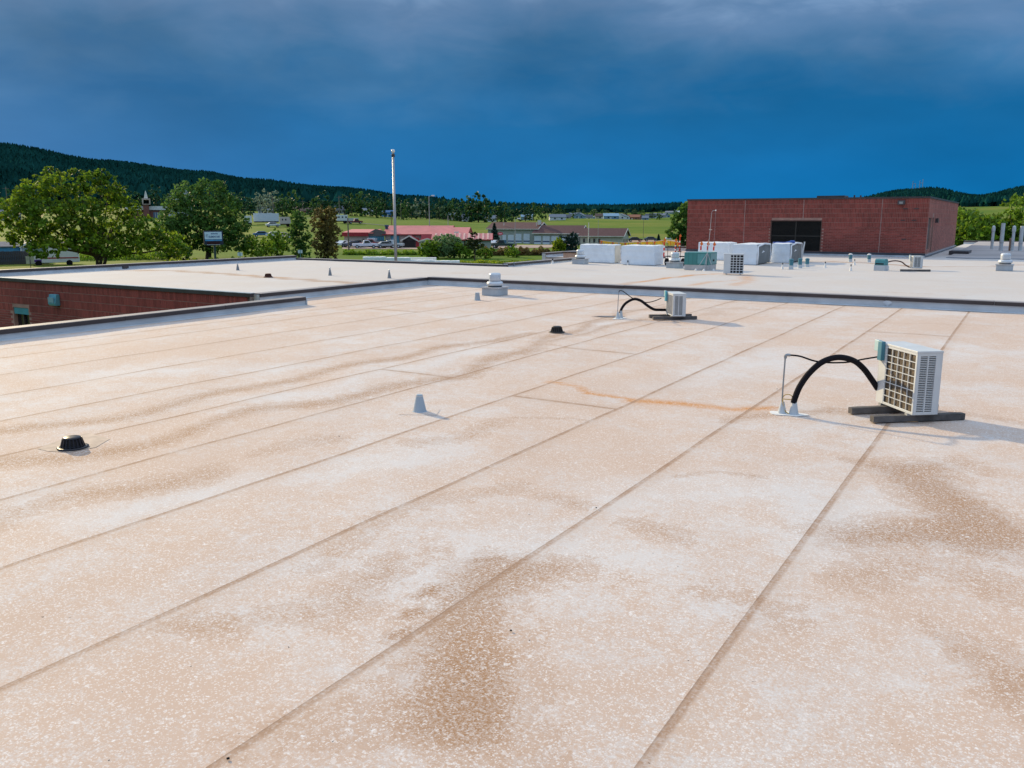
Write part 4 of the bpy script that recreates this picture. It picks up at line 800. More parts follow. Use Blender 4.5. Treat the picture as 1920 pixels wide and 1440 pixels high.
# cart
pc = px(1247, 498, Z2); t2 = thing('roof_cart', 'black two-wheeled roofing cart with upright handles', 'cart', xyz(pc, Z2 + .004), rzc); blk = mat('black_frame', (.02, .02, .022), .5)
def wheel(x, y, r, wd):
    ww = part('wheel', MB().lathe([(r * .55, -wd / 2), (r * .92, -wd / 2), (r, -wd / 4), (r, wd / 4), (r * .92, wd / 2), (r * .55, wd / 2)], 20), rubber, t2); ww.location = (x, y, r); ww.rotation_euler = (0, R(90), 0)
    part('hub', MB().lathe([(.02, -wd * .3), (r * .56, -wd * .25), (r * .56, wd * .25), (.02, wd * .3)], 14), mat('hub_grey', (.5, .52, .54), .5), ww); return ww
wheel(.0, .2, .19, .12); wheel(.92, .2, .20, .12)
part('axle', MB().tube([(-.02, .2, .19), (.94, .2, .2)], .02, 6), blk, t2)
part('bed_frame', MB().box(-.06, 1.12, .0, .05, .46, .50).box(-.06, 1.12, .55, .60, .46, .50).box(-.05, 0, .051, .549, .46, .50).box(.5, .55, .051, .549, .46, .50).box(.53, .58, -.001, -.05, .12, .58), blk, t2)
for x in (.0, .47, .72): part('upright', MB().tube([(x, .3, .2), (x, .3, 1.18)], .014, 6), blk, t2)
part('handle_bar', MB().tube([(0, .3, 1.0), (.72, .3, 1.0)], .012, 6).tube([(.47, .3, .86), (.72, .3, .86)], .012, 6), blk, t2); part('brace', MB().tube([(.1, .2, .25), (.5, .2, .46)], .012, 6), blk, t2)
red = mat('safety_red', (.55, .03, .02), .5); orange = mat('safety_orange', (.75, .16, .02), .5)
def post(x, y, h, label, z=Z2, group=None, lean=0):
    p = px(x, y, z); t3 = thing('warning_post', label, 'safety post', xyz(p, z + .004), lean, group)
    part('base', MB().lathe([(.16, 0), (.16, .03), (.10, .05)], 12), rubber, t3)
    part('stem', MB().lathe([(.05, .04), (.045, h)], 10), red, t3)
    for k in range(2): part('white_band', MB().lathe([(.054, h * (.35 + .3 * k)), (.053, h * (.47 + .3 * k))], 10, cap=False), whitem, t3)
    part('top_flag', MB().poly([(0, 0, h), (.12, .03, h + .10), (.03, .02, h + .28), (-.06, 0, h + .14)]), orange, t3)
    part('cross_leg', MB().tube([(-.18, .05, .02), (.0, 0, .30)], .012, 5).tube([(.18, -.05, .02), (0, 0, .30)], .012, 5), whitem, t3); return t3
post(1244.5, 484, 1.0, 'red safety post standing against the white wrapped stack by the cart'); post(1266, 478, .85, 'red safety post between the cart uprights'); post(1274, 472, 1.05, 'red safety post with orange flag near the brick corner')
post(1313, 494, .95, 'red and white post nearest the gymnasium corner, behind the cabinet'); post(1325.5, 494.5, .95, 'red and white post right behind the tripod mast'); post(1337, 494, .92, 'red and white post at the latch end of the teal cabinet')
# pennant line
ya = [(1125, 452), (1160, 456), (1200, 455), (1225, 454), (1250, 452), (1275, 456)]
P3 = [onY(x, y - 1.5, 62.5) for x, y in ya]; line = curve(P3, 10); org = line[0].copy()
t2 = thing('pennant_line', 'rope of yellow and orange pennants strung above the wrapped bundles', 'pennants', org); part('rope', MB().tube([p - org for p in line], .012, 5), whitem, t2)
ym = mat('pennant_yellow', (.80, .47, .02), .6)
for i in range(1, len(line) - 1):
    if i % 10 in (0,): continue
    p = line[i] - org; part('pennant', MB().poly([(p.x - .10, p.y, p.z), (p.x + .10, p.y, p.z), (p.x + random.uniform(-.08, .12), p.y + random.uniform(-.1, .1), p.z - .40)]), orange if i % 6 == 1 else ym, t2)
for x in (1125, 1200, 1275):
    q = onY(x, 460, 62.5); part('line_post', MB().tube([Vector((q.x, q.y, Z2 if x > 1150 else -.5)) - org, Vector((q.x, q.y, q.z + .45)) - org], .02, 6), orange, t2)
# pipes at the right edge
for x, yb, yt, cap, lb in ((1859, 468, 431, 1, 'hooded pale vent pipe closest to the gymnasium side wall'), (1876, 471, 426, 0, 'tall plain pale vent pipe, tallest of the row'), (1897, 471, 432, 1, 'hooded pale vent pipe between two plain pipes'), (1912, 471, 431, 0, 'plain pale vent pipe at the open end of the row')):
    p = px(x, yb, Z2 + .12); D = math.hypot(p.x, p.y); h = (yb - yt) * pxm(D); t3 = thing('vent_pipe', lb, 'vent pipe', xyz(p, Z2 + .1)); pg = mat('pale_pipe', (.50, .53, .54), .45, .1)
    r = .10 if cap else .13
    part('pipe', MB().lathe([(r * 1.5, -.02), (r, .06), (r, h)], 16), pg, t3, smooth=False)
    if cap: part('hood', MB().lathe([(r * 1.25, h * .80), (r * 1.3, h * .90), (r * 1.1, h * 1.0), (r * .4, h * 1.05)], 16), pg, t3)
    part('collar', MB().lathe([(r * 1.12, h * .30), (r * 1.12, h * .33)], 16, cap=False), MAT['flange_grey'], t3)
p = px(1900, 471, Z2 + .1); solo('rust_stub', MB().lathe([(.12, 0), (.12, .9), (.08, .95)], 12), mat('rust_pipe', (.33, .20, .13), .8), 'short rusty stub pipe beside the hooded vent pipe', 'vent pipe', xyz(p + Vector((-.2, -.4, 0)), Z2 + .1))

# ------------------------------------------------------------------ trees
def cards(C, S, rng, tint, up=.0, flat=1.0):
    """leaf-sized faces: C centres, S sizes"""
    n = len(C); a = rng.normal(size=(n, 3)); a[:, 2] *= flat; a /= np.linalg.norm(a, axis=1)[:, None]
    b = rng.normal(size=(n, 3)); b -= (b * a).sum(1)[:, None] * a; b /= np.linalg.norm(b, axis=1)[:, None]
    S = S[:, None]; asp = rng.uniform(.45, .9, (n, 1))
    V = np.stack([C - a * S - b * S * asp * .4, C + b * S * asp, C + a * S + b * S * asp * .2, C - b * S * asp], 1).reshape(-1, 3)
    return V, tint
def leaf_mesh(name, C, S, rng, tint, flat=1.0):
    V, tn = cards(np.asarray(C), np.asarray(S), rng, tint, flat=flat); n = len(C)
    me = bpy.data.meshes.new(name); me.vertices.add(4 * n); me.vertices.foreach_set('co', V.astype(np.float32).ravel())
    me.loops.add(4 * n); me.loops.foreach_set('vertex_index', np.arange(4 * n, dtype=np.int32)); me.polygons.add(n); me.polygons.foreach_set('loop_start', np.arange(0, 4 * n, 4, dtype=np.int32))
    me.update(calc_edges=True); me.validate(); a = me.attributes.new('tint', 'FLOAT', 'FACE'); a.data.foreach_set('value', np.asarray(tn, np.float32)); return me
def crown_pts(blobs, n, rng, shell=.45):
    """blobs (x,y,z,rx,ry,rz): clumps of leaves gathered in sprays through each blob"""
    vol = np.array([b[3] * b[4] * b[5] for b in blobs]) ** .75; cnt = rng.multinomial(n, vol / vol.sum()); out = []
    for b, k in zip(blobs, cnt):
        ns = max(4, k // 9); d = rng.normal(size=(ns, 3)); d /= np.linalg.norm(d, axis=1)[:, None]; r = rng.uniform(shell, 1.06, (ns, 1)) ** .6
        cen = d * r; cl = cen[rng.integers(0, ns, k)] + rng.normal(scale=.085, size=(k, 3)); out.append(cl * np.array(b[3:]) + np.array(b[:3]))
    return np.concatenate(out)
bark = mat('bark', (.085, .065, .05), .9, .3, 5, bump=.6, bscale=12); barkd = mat('bark_dark', (.045, .038, .032), .9, .3, 5)
LG = leafmat('leaf_maple', (.062, .160, .012), (.185, .285, .02), .42, tint=.6); LD = leafmat('leaf_cottonwood', (.050, .150, .028), (.120, .235, .05), .40); LO = leafmat('needle_olive', (.13, .115, .030), (.21, .165, .045), .25); LS = leafmat('needle_blue', (.018, .055, .045), (.030, .080, .060), .1)
LW = leafmat('leaf_willow', (.13, .26, .09), (.24, .36, .16)); LB = leafmat('leaf_bush', (.09, .21, .018), (.19, .32, .025), .42); LP = leafmat('leaf_pale', (.16, .23, .17), (.25, .33, .26)); LY = leafmat('leaf_young', (.15, .25, .012), (.25, .33, .02), .45)
def tree(name, label, cat, base, H, blobs, n, leaf, lm, seed, trunk=(.18, .35), limbs=True, group=None, shell=.45, tl=.0, multi=1, bm=None):
    """blobs in units of H (x right, y away, z up)"""
    rng = np.random.default_rng(seed); t2 = thing(name, label, cat, base, math.atan2(-base[0], base[1]), group)
    mb = MB(); r0 = trunk[0]; zt2 = trunk[1] * H
    for k in range(multi):
        dx = rng.uniform(-.12, .12) * H * (multi > 1)
        mb.tube([(dx * .2, 0, -.3), (dx * .4 + .02 * H, 0, zt2 * .5), (dx * .8, .01 * H, zt2), (dx * 1.2, 0, min(.8 * H, zt2 * 2))], [r0 / multi ** .5, r0 * .8 / multi ** .5, r0 * .6 / multi ** .5, r0 * .2], 8)
    if limbs:
        for b in blobs:
            z0 = zt2 * rng.uniform(.5, 1.1); mb.tube([(0, 0, z0), (b[0] * H * .5, b[1] * H * .5, (z0 + b[2] * H) / 2 - .02 * H), (b[0] * H, b[1] * H, b[2] * H + b[5] * H * .3)], [r0 * .45, r0 * .28, r0 * .08], 6)
    part('trunk', mb, bm or bark, t2)
    B = [tuple(v * H * (.92 if i_ > 2 else 1) for i_, v in enumerate(b)) for b in blobs]; C = crown_pts(B, n, rng, shell); S = rng.uniform(.55, 1.25, n) * leaf
    part('crown', leaf_mesh('crown', C, S, rng, rng.uniform(0, 1, n) ** 1.2), lm, t2); return t2
def rblobs(rng, n, w, z0, z1, r, dz=1.0):
    out = []
    for k in range(n):
        f = (k + .5) / n; z = z0 + (z1 - z0) * f; ww = w * math.sin(math.pi * (.12 + .80 * f)) ** .8; a = k * 2.4 + rng.uniform(-.5, .5)
        out.append((ww * math.cos(a) * rng.uniform(.3, 1), ww * math.sin(a) * rng.uniform(.3, 1), z, r * rng.uniform(.8, 1.25), r * rng.uniform(.8, 1.25), r * dz * rng.uniform(.8, 1.1)))
    return out
rg = np.random.default_rng(5)
# broad maple: crown spreads far wider than the trunk gap
mp_b = [(-.66, 0, .55, .22, .25, .20), (-.52, .1, .76, .20, .25, .16), (-.28, -.1, .82, .20, .25, .15), (-.03, .05, .85, .17, .22, .13), (.16, 0, .80, .15, .2, .14), (.27, .1, .60, .18, .25, .17), (.42, -.1, .40, .22, .25, .15), (.62, 0, .29, .21, .25, .13), (.78, .05, .19, .15, .2, .10), (-.40, -.2, .52, .26, .28, .18), (-.10, -.2, .56, .28, .3, .20), (-.62, .1, .33, .22, .25, .13), (-.30, -.1, .32, .24, .25, .12), (.08, .1, .38, .26, .28, .15), (.30, -.2, .24, .22, .25, .11), (-.35, 0, .95, .08, .1, .06), (-.14, 0, .95, .07, .1, .06), (.10, 0, .95, .08, .1, .07), (-.82, 0, .48, .10, .12, .09), (-.12, -.3, .30, .22, .2, .12), (.12, -.3, .22, .18, .2, .10), (-.45, -.3, .22, .2, .2, .09)]
g_ = G(178, 126); tree('broad_maple', 'broad yellow-green maple spreading over a white motorhome', 'tree', g_, 13.1, mp_b, 14500, .26, LG, 1, (.42, .2), multi=3, shell=.30)
cw_b = [(-.20, 0, .78, .20, .2, .17), (.08, .05, .86, .22, .2, .15), (.28, 0, .66, .18, .2, .17), (-.05, -.1, .62, .30, .25, .20), (-.38, 0, .55, .18, .2, .18), (.35, 0, .42, .20, .2, .17), (-.15, -.1, .40, .34, .25, .18), (.18, -.1, .36, .28, .25, .18), (-.42, 0, .30, .2, .2, .16), (.10, 0, .20, .36, .25, .13), (.40, 0, .22, .16, .2, .13), (-.33, 0, .16, .22, .2, .10)]
g_ = G(385, 150); tree('cottonwood_tree', 'tall dark cottonwood behind the blue lettered school sign', 'tree', g_, 13.0, cw_b, 11500, .28, LD, 2, (.5, .3), bm=barkd)
g_ = G(318, 148); tree('leafy_shrub', 'leafy green thicket between the maple and the cottonwood', 'shrub', g_, 6.6, rblobs(rg, 9, .5, .15, .85, .26), 4500, .24, LD, 3, (.15, .3), multi=3)
g_ = G(478, 150); tree('leafy_shrub', 'low shrub at the foot of the cottonwood by the street post', 'shrub', g_, 3.8, rblobs(rg, 7, .75, .2, .7, .36), 2200, .2, LB, 4, (.1, .3), multi=2)
g_ = G(515, 158); tree('leafy_shrub', 'dark rounded shrub between the street post and the poplar', 'shrub', g_, 4.4, rblobs(rg, 7, .6, .2, .75, .32), 2200, .22, LB, 5, (.1, .3), multi=2)
g_ = G(560, 142); tree('young_poplar', 'slim bright green poplar leaning against the olive pine', 'tree', g_, 8.0, rblobs(rg, 11, .17, .10, .92, .15, 1.0), 3600, .2, LD, 6, (.14, .3), shell=.3)
g_ = G(610, 136); tree('olive_pine', 'dense olive brown pine beside the slim poplar', 'pine tree', g_, 8.7, rblobs(rg, 16, .24, .10, .90, .16, .85), 6500, .19, LO, 7, (.2, .2), bm=barkd)
g_ = G(838, 148); tree('willow_shrub', 'large pale green willow shrub before the long red striped shed', 'shrub', g_, 3.9, rblobs(rg, 12, .70, .2, .8, .34), 5200, .2, LW, 8, (.1, .3), multi=3)
g_ = G(806, 146); tree('leafy_shrub', 'bright green shrub growing into the willow shrub', 'shrub', g_, 3.2, rblobs(rg, 8, .55, .2, .75, .36), 2600, .2, LB, 9, (.1, .3), multi=2)
g_ = G(873, 146); tree('leafy_shrub', 'low green shrub between the willow shrub and the small pine', 'shrub', g_, 2.8, rblobs(rg, 6, .7, .25, .7, .36), 1500, .2, LB, 10, (.08, .3), multi=2)
g_ = G(889, 138); tree('small_pine', 'small open dark pine before the long red striped shed', 'pine tree', g_, 4.7, [(0, 0, .88, .12, .12, .10), (-.16, 0, .72, .15, .15, .07), (.15, 0, .68, .16, .15, .08), (-.22, 0, .56, .17, .15, .07), (.20, .05, .52, .17, .15, .07), (-.06, 0, .60, .2, .2, .1), (.0, -.1, .45, .25, .2, .06)], 2400, .14, leafmat('needle_dark', (.030, .055, .015), (.065, .085, .02), .12), 11, (.12, .5), bm=barkd)
g_ = G(908, 146); tree('leafy_shrub', 'rounded green shrub on the scrub bank past the small pine', 'shrub', g_, 2.2, rblobs(rg, 5, .7, .25, .7, .4), 1200, .18, LB, 12, (.08, .3))
g_ = G(960, 150); tree('leafy_shrub', 'pale green shrub on the brown scrub bank', 'shrub', g_, 1.9, rblobs(rg, 5, .9, .3, .7, .5), 1000, .17, LB, 13, (.06, .3))
g_ = G(1047, 142); tree('young_tree', 'yellow-green young tree by the raised tan curb', 'tree', g_, 3.5, rblobs(rg, 8, .24, .2, .85, .24), 2000, .18, LY, 14, (.08, .3))
g_ = G(1070, 145); tree('round_spruce', 'dark blue-green spruce behind the white wrapped stack', 'spruce', g_, 4.2, rblobs(rg, 12, .34, .15, .88, .24), 3200, .18, LS, 15, (.12, .2), bm=barkd)
g_ = G(1283, 140); tree('dark_elm', 'dark green elm pressed against the gymnasium corner', 'tree', g_, 9.4, [(.05, 0, .85, .16, .2, .14), (-.05, 0, .66, .2, .2, .16), (-.12, 0, .48, .18, .2, .12), (.1, 0, .42, .22, .2, .14), (.12, 0, .22, .2, .2, .14)], 3600, .26, LD, 16, (.3, .3))
for k, (x, D, H, lb, mm) in enumerate(((1805, 118, 7.4, 'leafy tree at the far corner of the gymnasium side wall', LB), (1838, 122, 7.2, 'leafy tree behind the first hooded vent pipe', LD), (1872, 120, 7.0, 'light green tree behind the tall plain vent pipe', LB), (1925, 122, 9.4, 'tallest green tree behind the row of vent pipes', LB), (1782, 130, 6.4, 'leafy tree half hidden by the gymnasium', LD))):
    tree('leafy_tree', lb, 'tree', G(x, D), H, rblobs(np.random.default_rng(60 + k), 10, .42, .15, .85, .27), 4200, .27, mm, 40 + k, (.25, .3))
# spruces by the storage building (cone shaped)
def spruce(label, base, H, Rr, n, seed, lm=LS):
    rng = np.random.default_rng(seed); t2 = thing('blue_spruce', label, 'spruce', base); part('trunk', MB().tube([(0, 0, -.2), (0, 0, H * .95)], [.14, .03], 7), barkd, t2)
    z = rng.uniform(0.06, 1, n) ** 1.35; a = rng.uniform(0, 2 * np.pi, n); lay = .82 + .18 * np.sin(z * 40); r = Rr * (1 - z) * lay * rng.uniform(.45, 1.05, n) + .05
    C = np.stack([r * np.cos(a), r * np.sin(a), z * H - .12 * r], -1); part('crown', leaf_mesh('crown', C, rng.uniform(.6, 1.2, n) * .24, rng, rng.uniform(0, 1, n), flat=.5), lm, t2); return t2
spruce('conical dark spruce beside the red oval sign', G(927, 212), 5.3, 2.1, 3200, 20); spruce('small conical spruce behind the red roofed gable', G(866.5, 226), 3.9, 1.35, 1600, 21)
spruce('small spruce behind the storage building eaves', G(1236, 262), 2.2, .8, 700, 22)
# low scrub bank and uncut grass
def scrub(name, label, x0, D0, x1, D1, n, h, leaf, lm, seed, dep=4):
    rng = np.random.default_rng(seed); f = rng.uniform(0, 1, n); a, b2 = G(x0, D0), G(x1, D1); X = a.x + (b2.x - a.x) * f; Y = a.y + (b2.y - a.y) * f
    dd = Vector((a.x + b2.x, a.y + b2.y, 0)).normalized(); o_ = rng.uniform(0, dep, n); X += dd.x * o_; Y += dd.y * o_
    Z = zt(X, Y) + rng.uniform(0, 1, n) ** 1.2 * h * (.65 + .35 * np.sin(f * 23 + seed) * np.sin(f * 51)); C = np.stack([X, Y, Z], -1)
    o = link(name, leaf_mesh(name, C, rng.uniform(.6, 1.3, n) * leaf, rng, rng.uniform(0, 1, n)), lm); o['kind'] = 'stuff'; o['label'] = label; o['category'] = 'vegetation'; return o
scr = leafmat('scrub_brown', (.14, .095, .035), (.20, .17, .045), .25)
scrub('scrub_bank', 'brown green scrub bank between lawn and gravel yard', 905, 156, 1060, 158, 9000, 1.7, .16, scr, 1); scrub('scrub_bank', 'green weedy bank in front of the parked vehicles', 640, 160, 810, 158, 6000, 1.0, .16, LB, 2)
scrub('tall_grass', 'tall uncut grass behind the mown lawn', 300, 132, 470, 134, 5000, 1.1, .14, LY, 3); scrub('tall_grass', 'tall uncut grass below the street posts', 470, 138, 600, 134, 4500, .9, .14, LB, 4); scrub('tall_grass', 'weeds behind the fence and motorhome', 60, 150, 330, 150, 5000, 1.6, .2, LB, 5, 10)
scrub('tall_grass', 'olive grass strip behind the ground bundles', 640, 128, 1040, 130, 7000, .5, .14, LY, 6)

# ------------------------------------------------------------------ far trees of the town: shared crowns
far_me = []
FD = leafmat('far_leaf_dark', (.022, .075, .035), (.045, .115, .045), .3); FB = leafmat('far_leaf_bright', (.045, .125, .030), (.085, .18, .04), .3); FW = leafmat('far_leaf_willow', (.06, .14, .07), (.10, .19, .10), .3)
for k, lm in enumerate((FD, FB, FW, FD, FB, LP)):
    rng = np.random.default_rng(100 + k); bl_ = rblobs(rng, 9, .34, .14, .85, .25); n = 520
    C = crown_pts(bl_, n, rng, .5); far_me.append((leaf_mesh('crown', C, rng.uniform(.6, 1.2, n) * .060, rng, rng.uniform(0, 1, n)), lm))
tr_me = MB().tube([(0, 0, -.05), (.01, 0, .3), (0, .01, .6)], [.03, .022, .01], 6).mesh('trunk')
FT = (('dark green leafy tree among the houses below the wooded ridge', 'dark trees among the far houses'), ('bright green leafy tree among the houses below the wooded ridge', 'bright trees among the far houses'), ('pale willow green tree among the houses below the wooded ridge', 'willow green trees among the far houses'), ('dark green leafy tree among the houses below the wooded ridge', 'dark trees among the far houses'), ('bright green leafy tree among the houses below the wooded ridge', 'bright trees among the far houses'), ('silvery grey-green tree among the houses below the wooded ridge', 'silvery trees among the far houses'))
FS = tuple((a.replace('among the houses below the wooded ridge', 'scattered on the open house slope'), b.replace('among the far houses', 'on the open slope')) for a, b in FT)
def fartree(x, D, H, k, wid=1.0, slope=False):
    label, group = (FS if slope else FT)[k % 6]
    b_ = G(x, D, -.3); t2 = thing('town_tree', label, 'tree', b_, random.uniform(0, 6.28), group); t2.scale = (H * wid, H * wid, H)
    me, lm = far_me[k % 6]; part('trunk', tr_me, bark, t2); part('crown', me, lm, t2)
rt = random.Random(3)
for x, D, H, k in ((296, 560, 13, 0), (330, 570, 11, 5), (318, 520, 9, 1), (455, 520, 11, 0), (470, 470, 9, 3), (488, 520, 12, 5), (500, 500, 14, 5), (515, 480, 13, 5), (530, 470, 11, 1), (548, 480, 13, 4), (562, 500, 10, 3), (590, 480, 10, 4), (605, 520, 13, 0), (625, 480, 8, 3), (646, 500, 11, 3), (660, 510, 12, 1), (678, 505, 13, 4), (694, 520, 12, 3), (706, 490, 9, 4), (722, 520, 13, 0), (748, 500, 11, 3), (757, 480, 8, 4), (772, 520, 11, 0), (788, 540, 12, 5), (800, 520, 12, 3), (818, 560, 12, 0), (832, 560, 12, 3), (850, 560, 13, 1), (864, 540, 13, 0), (884, 530, 15, 4), (897, 530, 17, 3), (908, 545, 14, 4), (932, 600, 13, 0), (946, 600, 13, 1), (962, 620, 12, 3), (985, 640, 12, 0), (1000, 660, 13, 1), (1022, 680, 12, 3), (1045, 700, 11, 4), (12, 440, 12, 0), (55, 470, 12, 1), (80, 520, 13, 0), (235, 520, 12, 0), (260, 480, 10, 3), (420, 520, 12, 3)):
    fartree(x, D, H, k, rt.uniform(.85, 1.2))
for k in range(34):
    x = rt.uniform(1000, 1300); D = rt.uniform(800, 1150); fartree(x, D, rt.uniform(5, 9), rt.randrange(6), rt.uniform(.9, 1.3), True)
for k in range(12):
    x = 640 + k * 20 + rt.uniform(-6, 6); fartree(x, rt.uniform(540, 640), rt.uniform(8, 12), rt.randrange(5), rt.uniform(.9, 1.3))

# ------------------------------------------------------------------ forest on the ridges (a mass nobody could count)
def forest(name, label, x0, x1, d_near, d_far, n, hmin, hmax, seed):
    rng = np.random.default_rng(seed); xp = rng.uniform(x0, x1, n); fs = forest_start(xp) if d_near is None else d_near(xp); fe = d_far(xp)
    D = np.sqrt(rng.uniform(0, 1, n) * (fe ** 2 - fs ** 2) + fs ** 2); phi = np.arctan((xp - 960) * cP / F); X = D * np.sin(phi - AZ); Y = D * np.cos(phi - AZ); Z = zt(X, Y)
    H = rng.uniform(hmin, hmax, n); Rr = H * rng.uniform(.20, .33, n); seg = 5; V = []; base = []
    ang = np.arange(seg) * 2 * np.pi / seg
    lv = [(.05, .9), (.48, .9), (.48, 1.0), (1.0, .07)]
    rings_ = []
    for hz, rf_ in lv:
        a = ang[None, :] + rng.uniform(0, 6.28, (n, 1)); rr = Rr[:, None] * rf_ * rng.uniform(.7, 1.15, (n, seg)); rings_.append(np.stack([X[:, None] + rr * np.cos(a), Y[:, None] + rr * np.sin(a), np.repeat((Z + H * hz)[:, None], seg, 1)], -1))
    V = np.stack(rings_, 1).reshape(-1, 3); k = 4 * seg; q = []
    for a_, b2 in ((0, 1), (2, 3)):
        for i in range(seg): j = (i + 1) % seg; q.append((a_ * seg + i, a_ * seg + j, b2 * seg + j, b2 * seg + i))
    Q = (np.arange(n)[:, None, None] * k + np.array(q)[None]).reshape(-1, 4)
    me = bpy.data.meshes.new(name); nf = len(Q); me.vertices.add(len(V)); me.vertices.foreach_set('co', V.astype(np.float32).ravel()); me.loops.add(4 * nf); me.loops.foreach_set('vertex_index', Q.astype(np.int32).ravel()); me.polygons.add(nf); me.polygons.foreach_set('loop_start', np.arange(0, 4 * nf, 4, dtype=np.int32)); me.update(calc_edges=True)
    a = me.attributes.new('tint', 'FLOAT', 'FACE'); a.data.foreach_set('value', np.repeat(rng.uniform(0, 1, n), len(q)).astype(np.float32))
    o = link(name, me, mat('pine_forest', (.008, .047, .041), .95, .25, .01, tint=.3, spec=.0)); o['kind'] = 'stuff'; o['label'] = label; o['category'] = 'forest'
ridge = lambda xp: np.interp(xp, [-600, 0, 200, 380, 480, 640, 780, 900, 1030, 1300, 1560, 1700, 1920, 2600], [1380, 1440, 1540, 1650, 1740, 2000, 2300, 2650, 2850, 2850, 2650, 2330, 2140, 2150])
forest('forest', 'dark conifer forest covering the long ridge', -300, 700, None, ridge, 26000, 9, 16, 1); forest('forest', 'dark conifer forest on the low far ridge line', 690, 1330, None, ridge, 15000, 10, 18, 2); forest('forest', 'dark forested hills behind the gymnasium', 1560, 2250, None, ridge, 11000, 10, 16, 3)

# ------------------------------------------------------------------ buildings beyond
redm = mat('red_metal_roof', (.66, .20, .17), .5, .12, .6, spec=.5); redd = mat('red_fascia', (.30, .022, .03), .5, .1); tan_w = mat('tan_siding', (.42, .37, .32), .8, .1); grey_w = mat('grey_green_siding', (.33, .37, .34), .8, .08); maroon = mat('maroon_shingle', (.105, .050, .050), .85, .15, 2); trimw = mat('cream_trim', (.60, .60, .55), .6); pdoor = mat('pale_door', (.58, .66, .74), .5, .06); dkg = mat('window_dark', (.03, .04, .05), .15); bluew = mat('blue_steel', (.05, .20, .28), .5, .15, 2)
def gable(t2, x0, x1, y0, y1, zb, ze, zr, wm, rm, ridge='x', over=.3, th=.14, name='', gm=None):
    """a pitched-roof volume in local metres"""
    w_ = MB()
    if ridge == 'x':
        ym = (y0 + y1) / 2; w_.prism([(y0, zb), (y1, zb), (y1, ze), (ym, zr - .08), (y0, ze)], x0, x1, 'x'); k = (zr - ze) / (ym - y0)
        r_ = MB(); e0, e1 = y0 - over, y1 + over; z_ = ze - over * k
        for A, B in (((e0, z_), (ym, zr)), ((ym, zr), (e1, z_))): r_.prism([(A[0], A[1] + .01), (B[0], B[1] + .01), (B[0], B[1] + th), (A[0], A[1] + th)], x0 - over, x1 + over, 'x')
    else:
        xm = (x0 + x1) / 2; w_.prism([(x0, zb), (x1, zb), (x1, ze), (xm, zr - .08), (x0, ze)], y0, y1, 'y'); k = (zr - ze) / (xm - x0)
        r_ = MB(); e0, e1 = x0 - over, x1 + over; z_ = ze - over * k
        for A, B in (((e0, z_), (xm, zr)), ((xm, zr), (e1, z_))): r_.prism([(A[0], A[1] + .01), (B[0], B[1] + .01), (B[0], B[1] + th), (A[0], A[1] + th)], y0 - over, y1 + over, 'y')
    a = part('wall', w_, wm, t2); b2 = part('roof', r_, rm, t2)
    if gm:
        f_ = MB()
        if ridge == 'x':
            for xx in (x1 + over + .002,): 
                for A, B in (((e0, z_), (ym, zr)), ((ym, zr), (e1, z_))): f_.prism([(A[0], A[1] - .12), (B[0], B[1] - .12), (B[0], B[1] + th + .03), (A[0], A[1] + th + .03)], xx, xx + .1, 'x')
            f_.box(x0 - over, x1 + over, e0 - .1, e0 - .002, z_ - .05, z_ + th)
        else:
            for yy in (y0 - over - .102,):
                for A, B in (((e0, z_), (xm, zr)), ((xm, zr), (e1, z_))): f_.prism([(A[0], A[1] - .12), (B[0], B[1] - .12), (B[0], B[1] + th + .03), (A[0], A[1] + th + .03)], yy, yy + .1, 'y')
        part('fascia', f_, gm, b2)
    return a, b2
def win(parent, x0, x1, z0, z1, y=-.02, m=None, name='window', d=.05):
    w_ = part(name, MB().box(x0, x1, y - d, y, z0, z1), m or dkg, parent); return w_
# red roofed workshop
D = 200; k = pxm(D); g_ = G(745, D); rb = thing('red_roof_workshop', 'tan workshop with red metal roofs, teal bay and red fascia wing', 'building', g_, head(745) - .20)
X = lambda x: (x - 745) * k * 1.02
gable(rb, X(720), X(836), 1.0, 11.5, -.4, 3.0, 4.75, tan_w, redm, 'x', .5, gm=redd)
part('left_wing', MB().box(X(646), X(691), .5, 9, -.4, 2.55), tan_w, rb); lr = part('left_wing_roof', MB().prism([(.2, 3.35), (9.2, 4.0), (9.2, 3.75), (.2, 3.1)], X(643), X(700), 'x'), redm, rb); part('red_fascia', MB().box(X(643), X(691), .02, .18, 2.5, 3.36), redd, lr)
part('bay_roof', MB().prism([(X(690), 3.2), (X(690), 2.5), (X(722), 2.5), (X(722), 3.6), (X(704), 4.15)], .45, .95, 'y'), MAT['grey_timber'], rb); part('teal_bay', MB().box(X(691), X(719), .6, .95, -.3, 3.3), bluew, rb)
for i in range(6): part('bay_rib', MB().box(X(692 + i * 4.5), X(692.6 + i * 4.5), .55, .597, -.3, 3.2), MAT['teal_dark'], rb)
part('entry_panel', MB().box(X(731), X(746), .7, .99, -.3, 2.6), bluew, rb); part('entry_door', MB().box(X(733), X(739), .64, .695, -.3, 2.1), mat('door_blue', (.10, .26, .36), .5), rb)
gable(rb, X(757), X(782), -2.2, .9, -.4, 1.75, 2.6, mat('dark_porch', (.05, .05, .055), .8), redd, 'y', .4, gm=trimw)
part('porch_opening', MB().box(X(760), X(779), -2.26, -2.205, -.3, 1.6), darkm, rb); part('porch_post', MB().box(X(781), X(786), -2.3, -2.0, -.3, 2.2), redd, rb)
gable(rb, X(790), X(832), -.5, .9, -.4, 1.9, 2.7, tan_w, redd, 'x', .3)
gable(rb, X(821), X(872), -3.5, 6, -.4, 2.95, 4.4, tan_w, redm, 'x', .4, gm=redd)
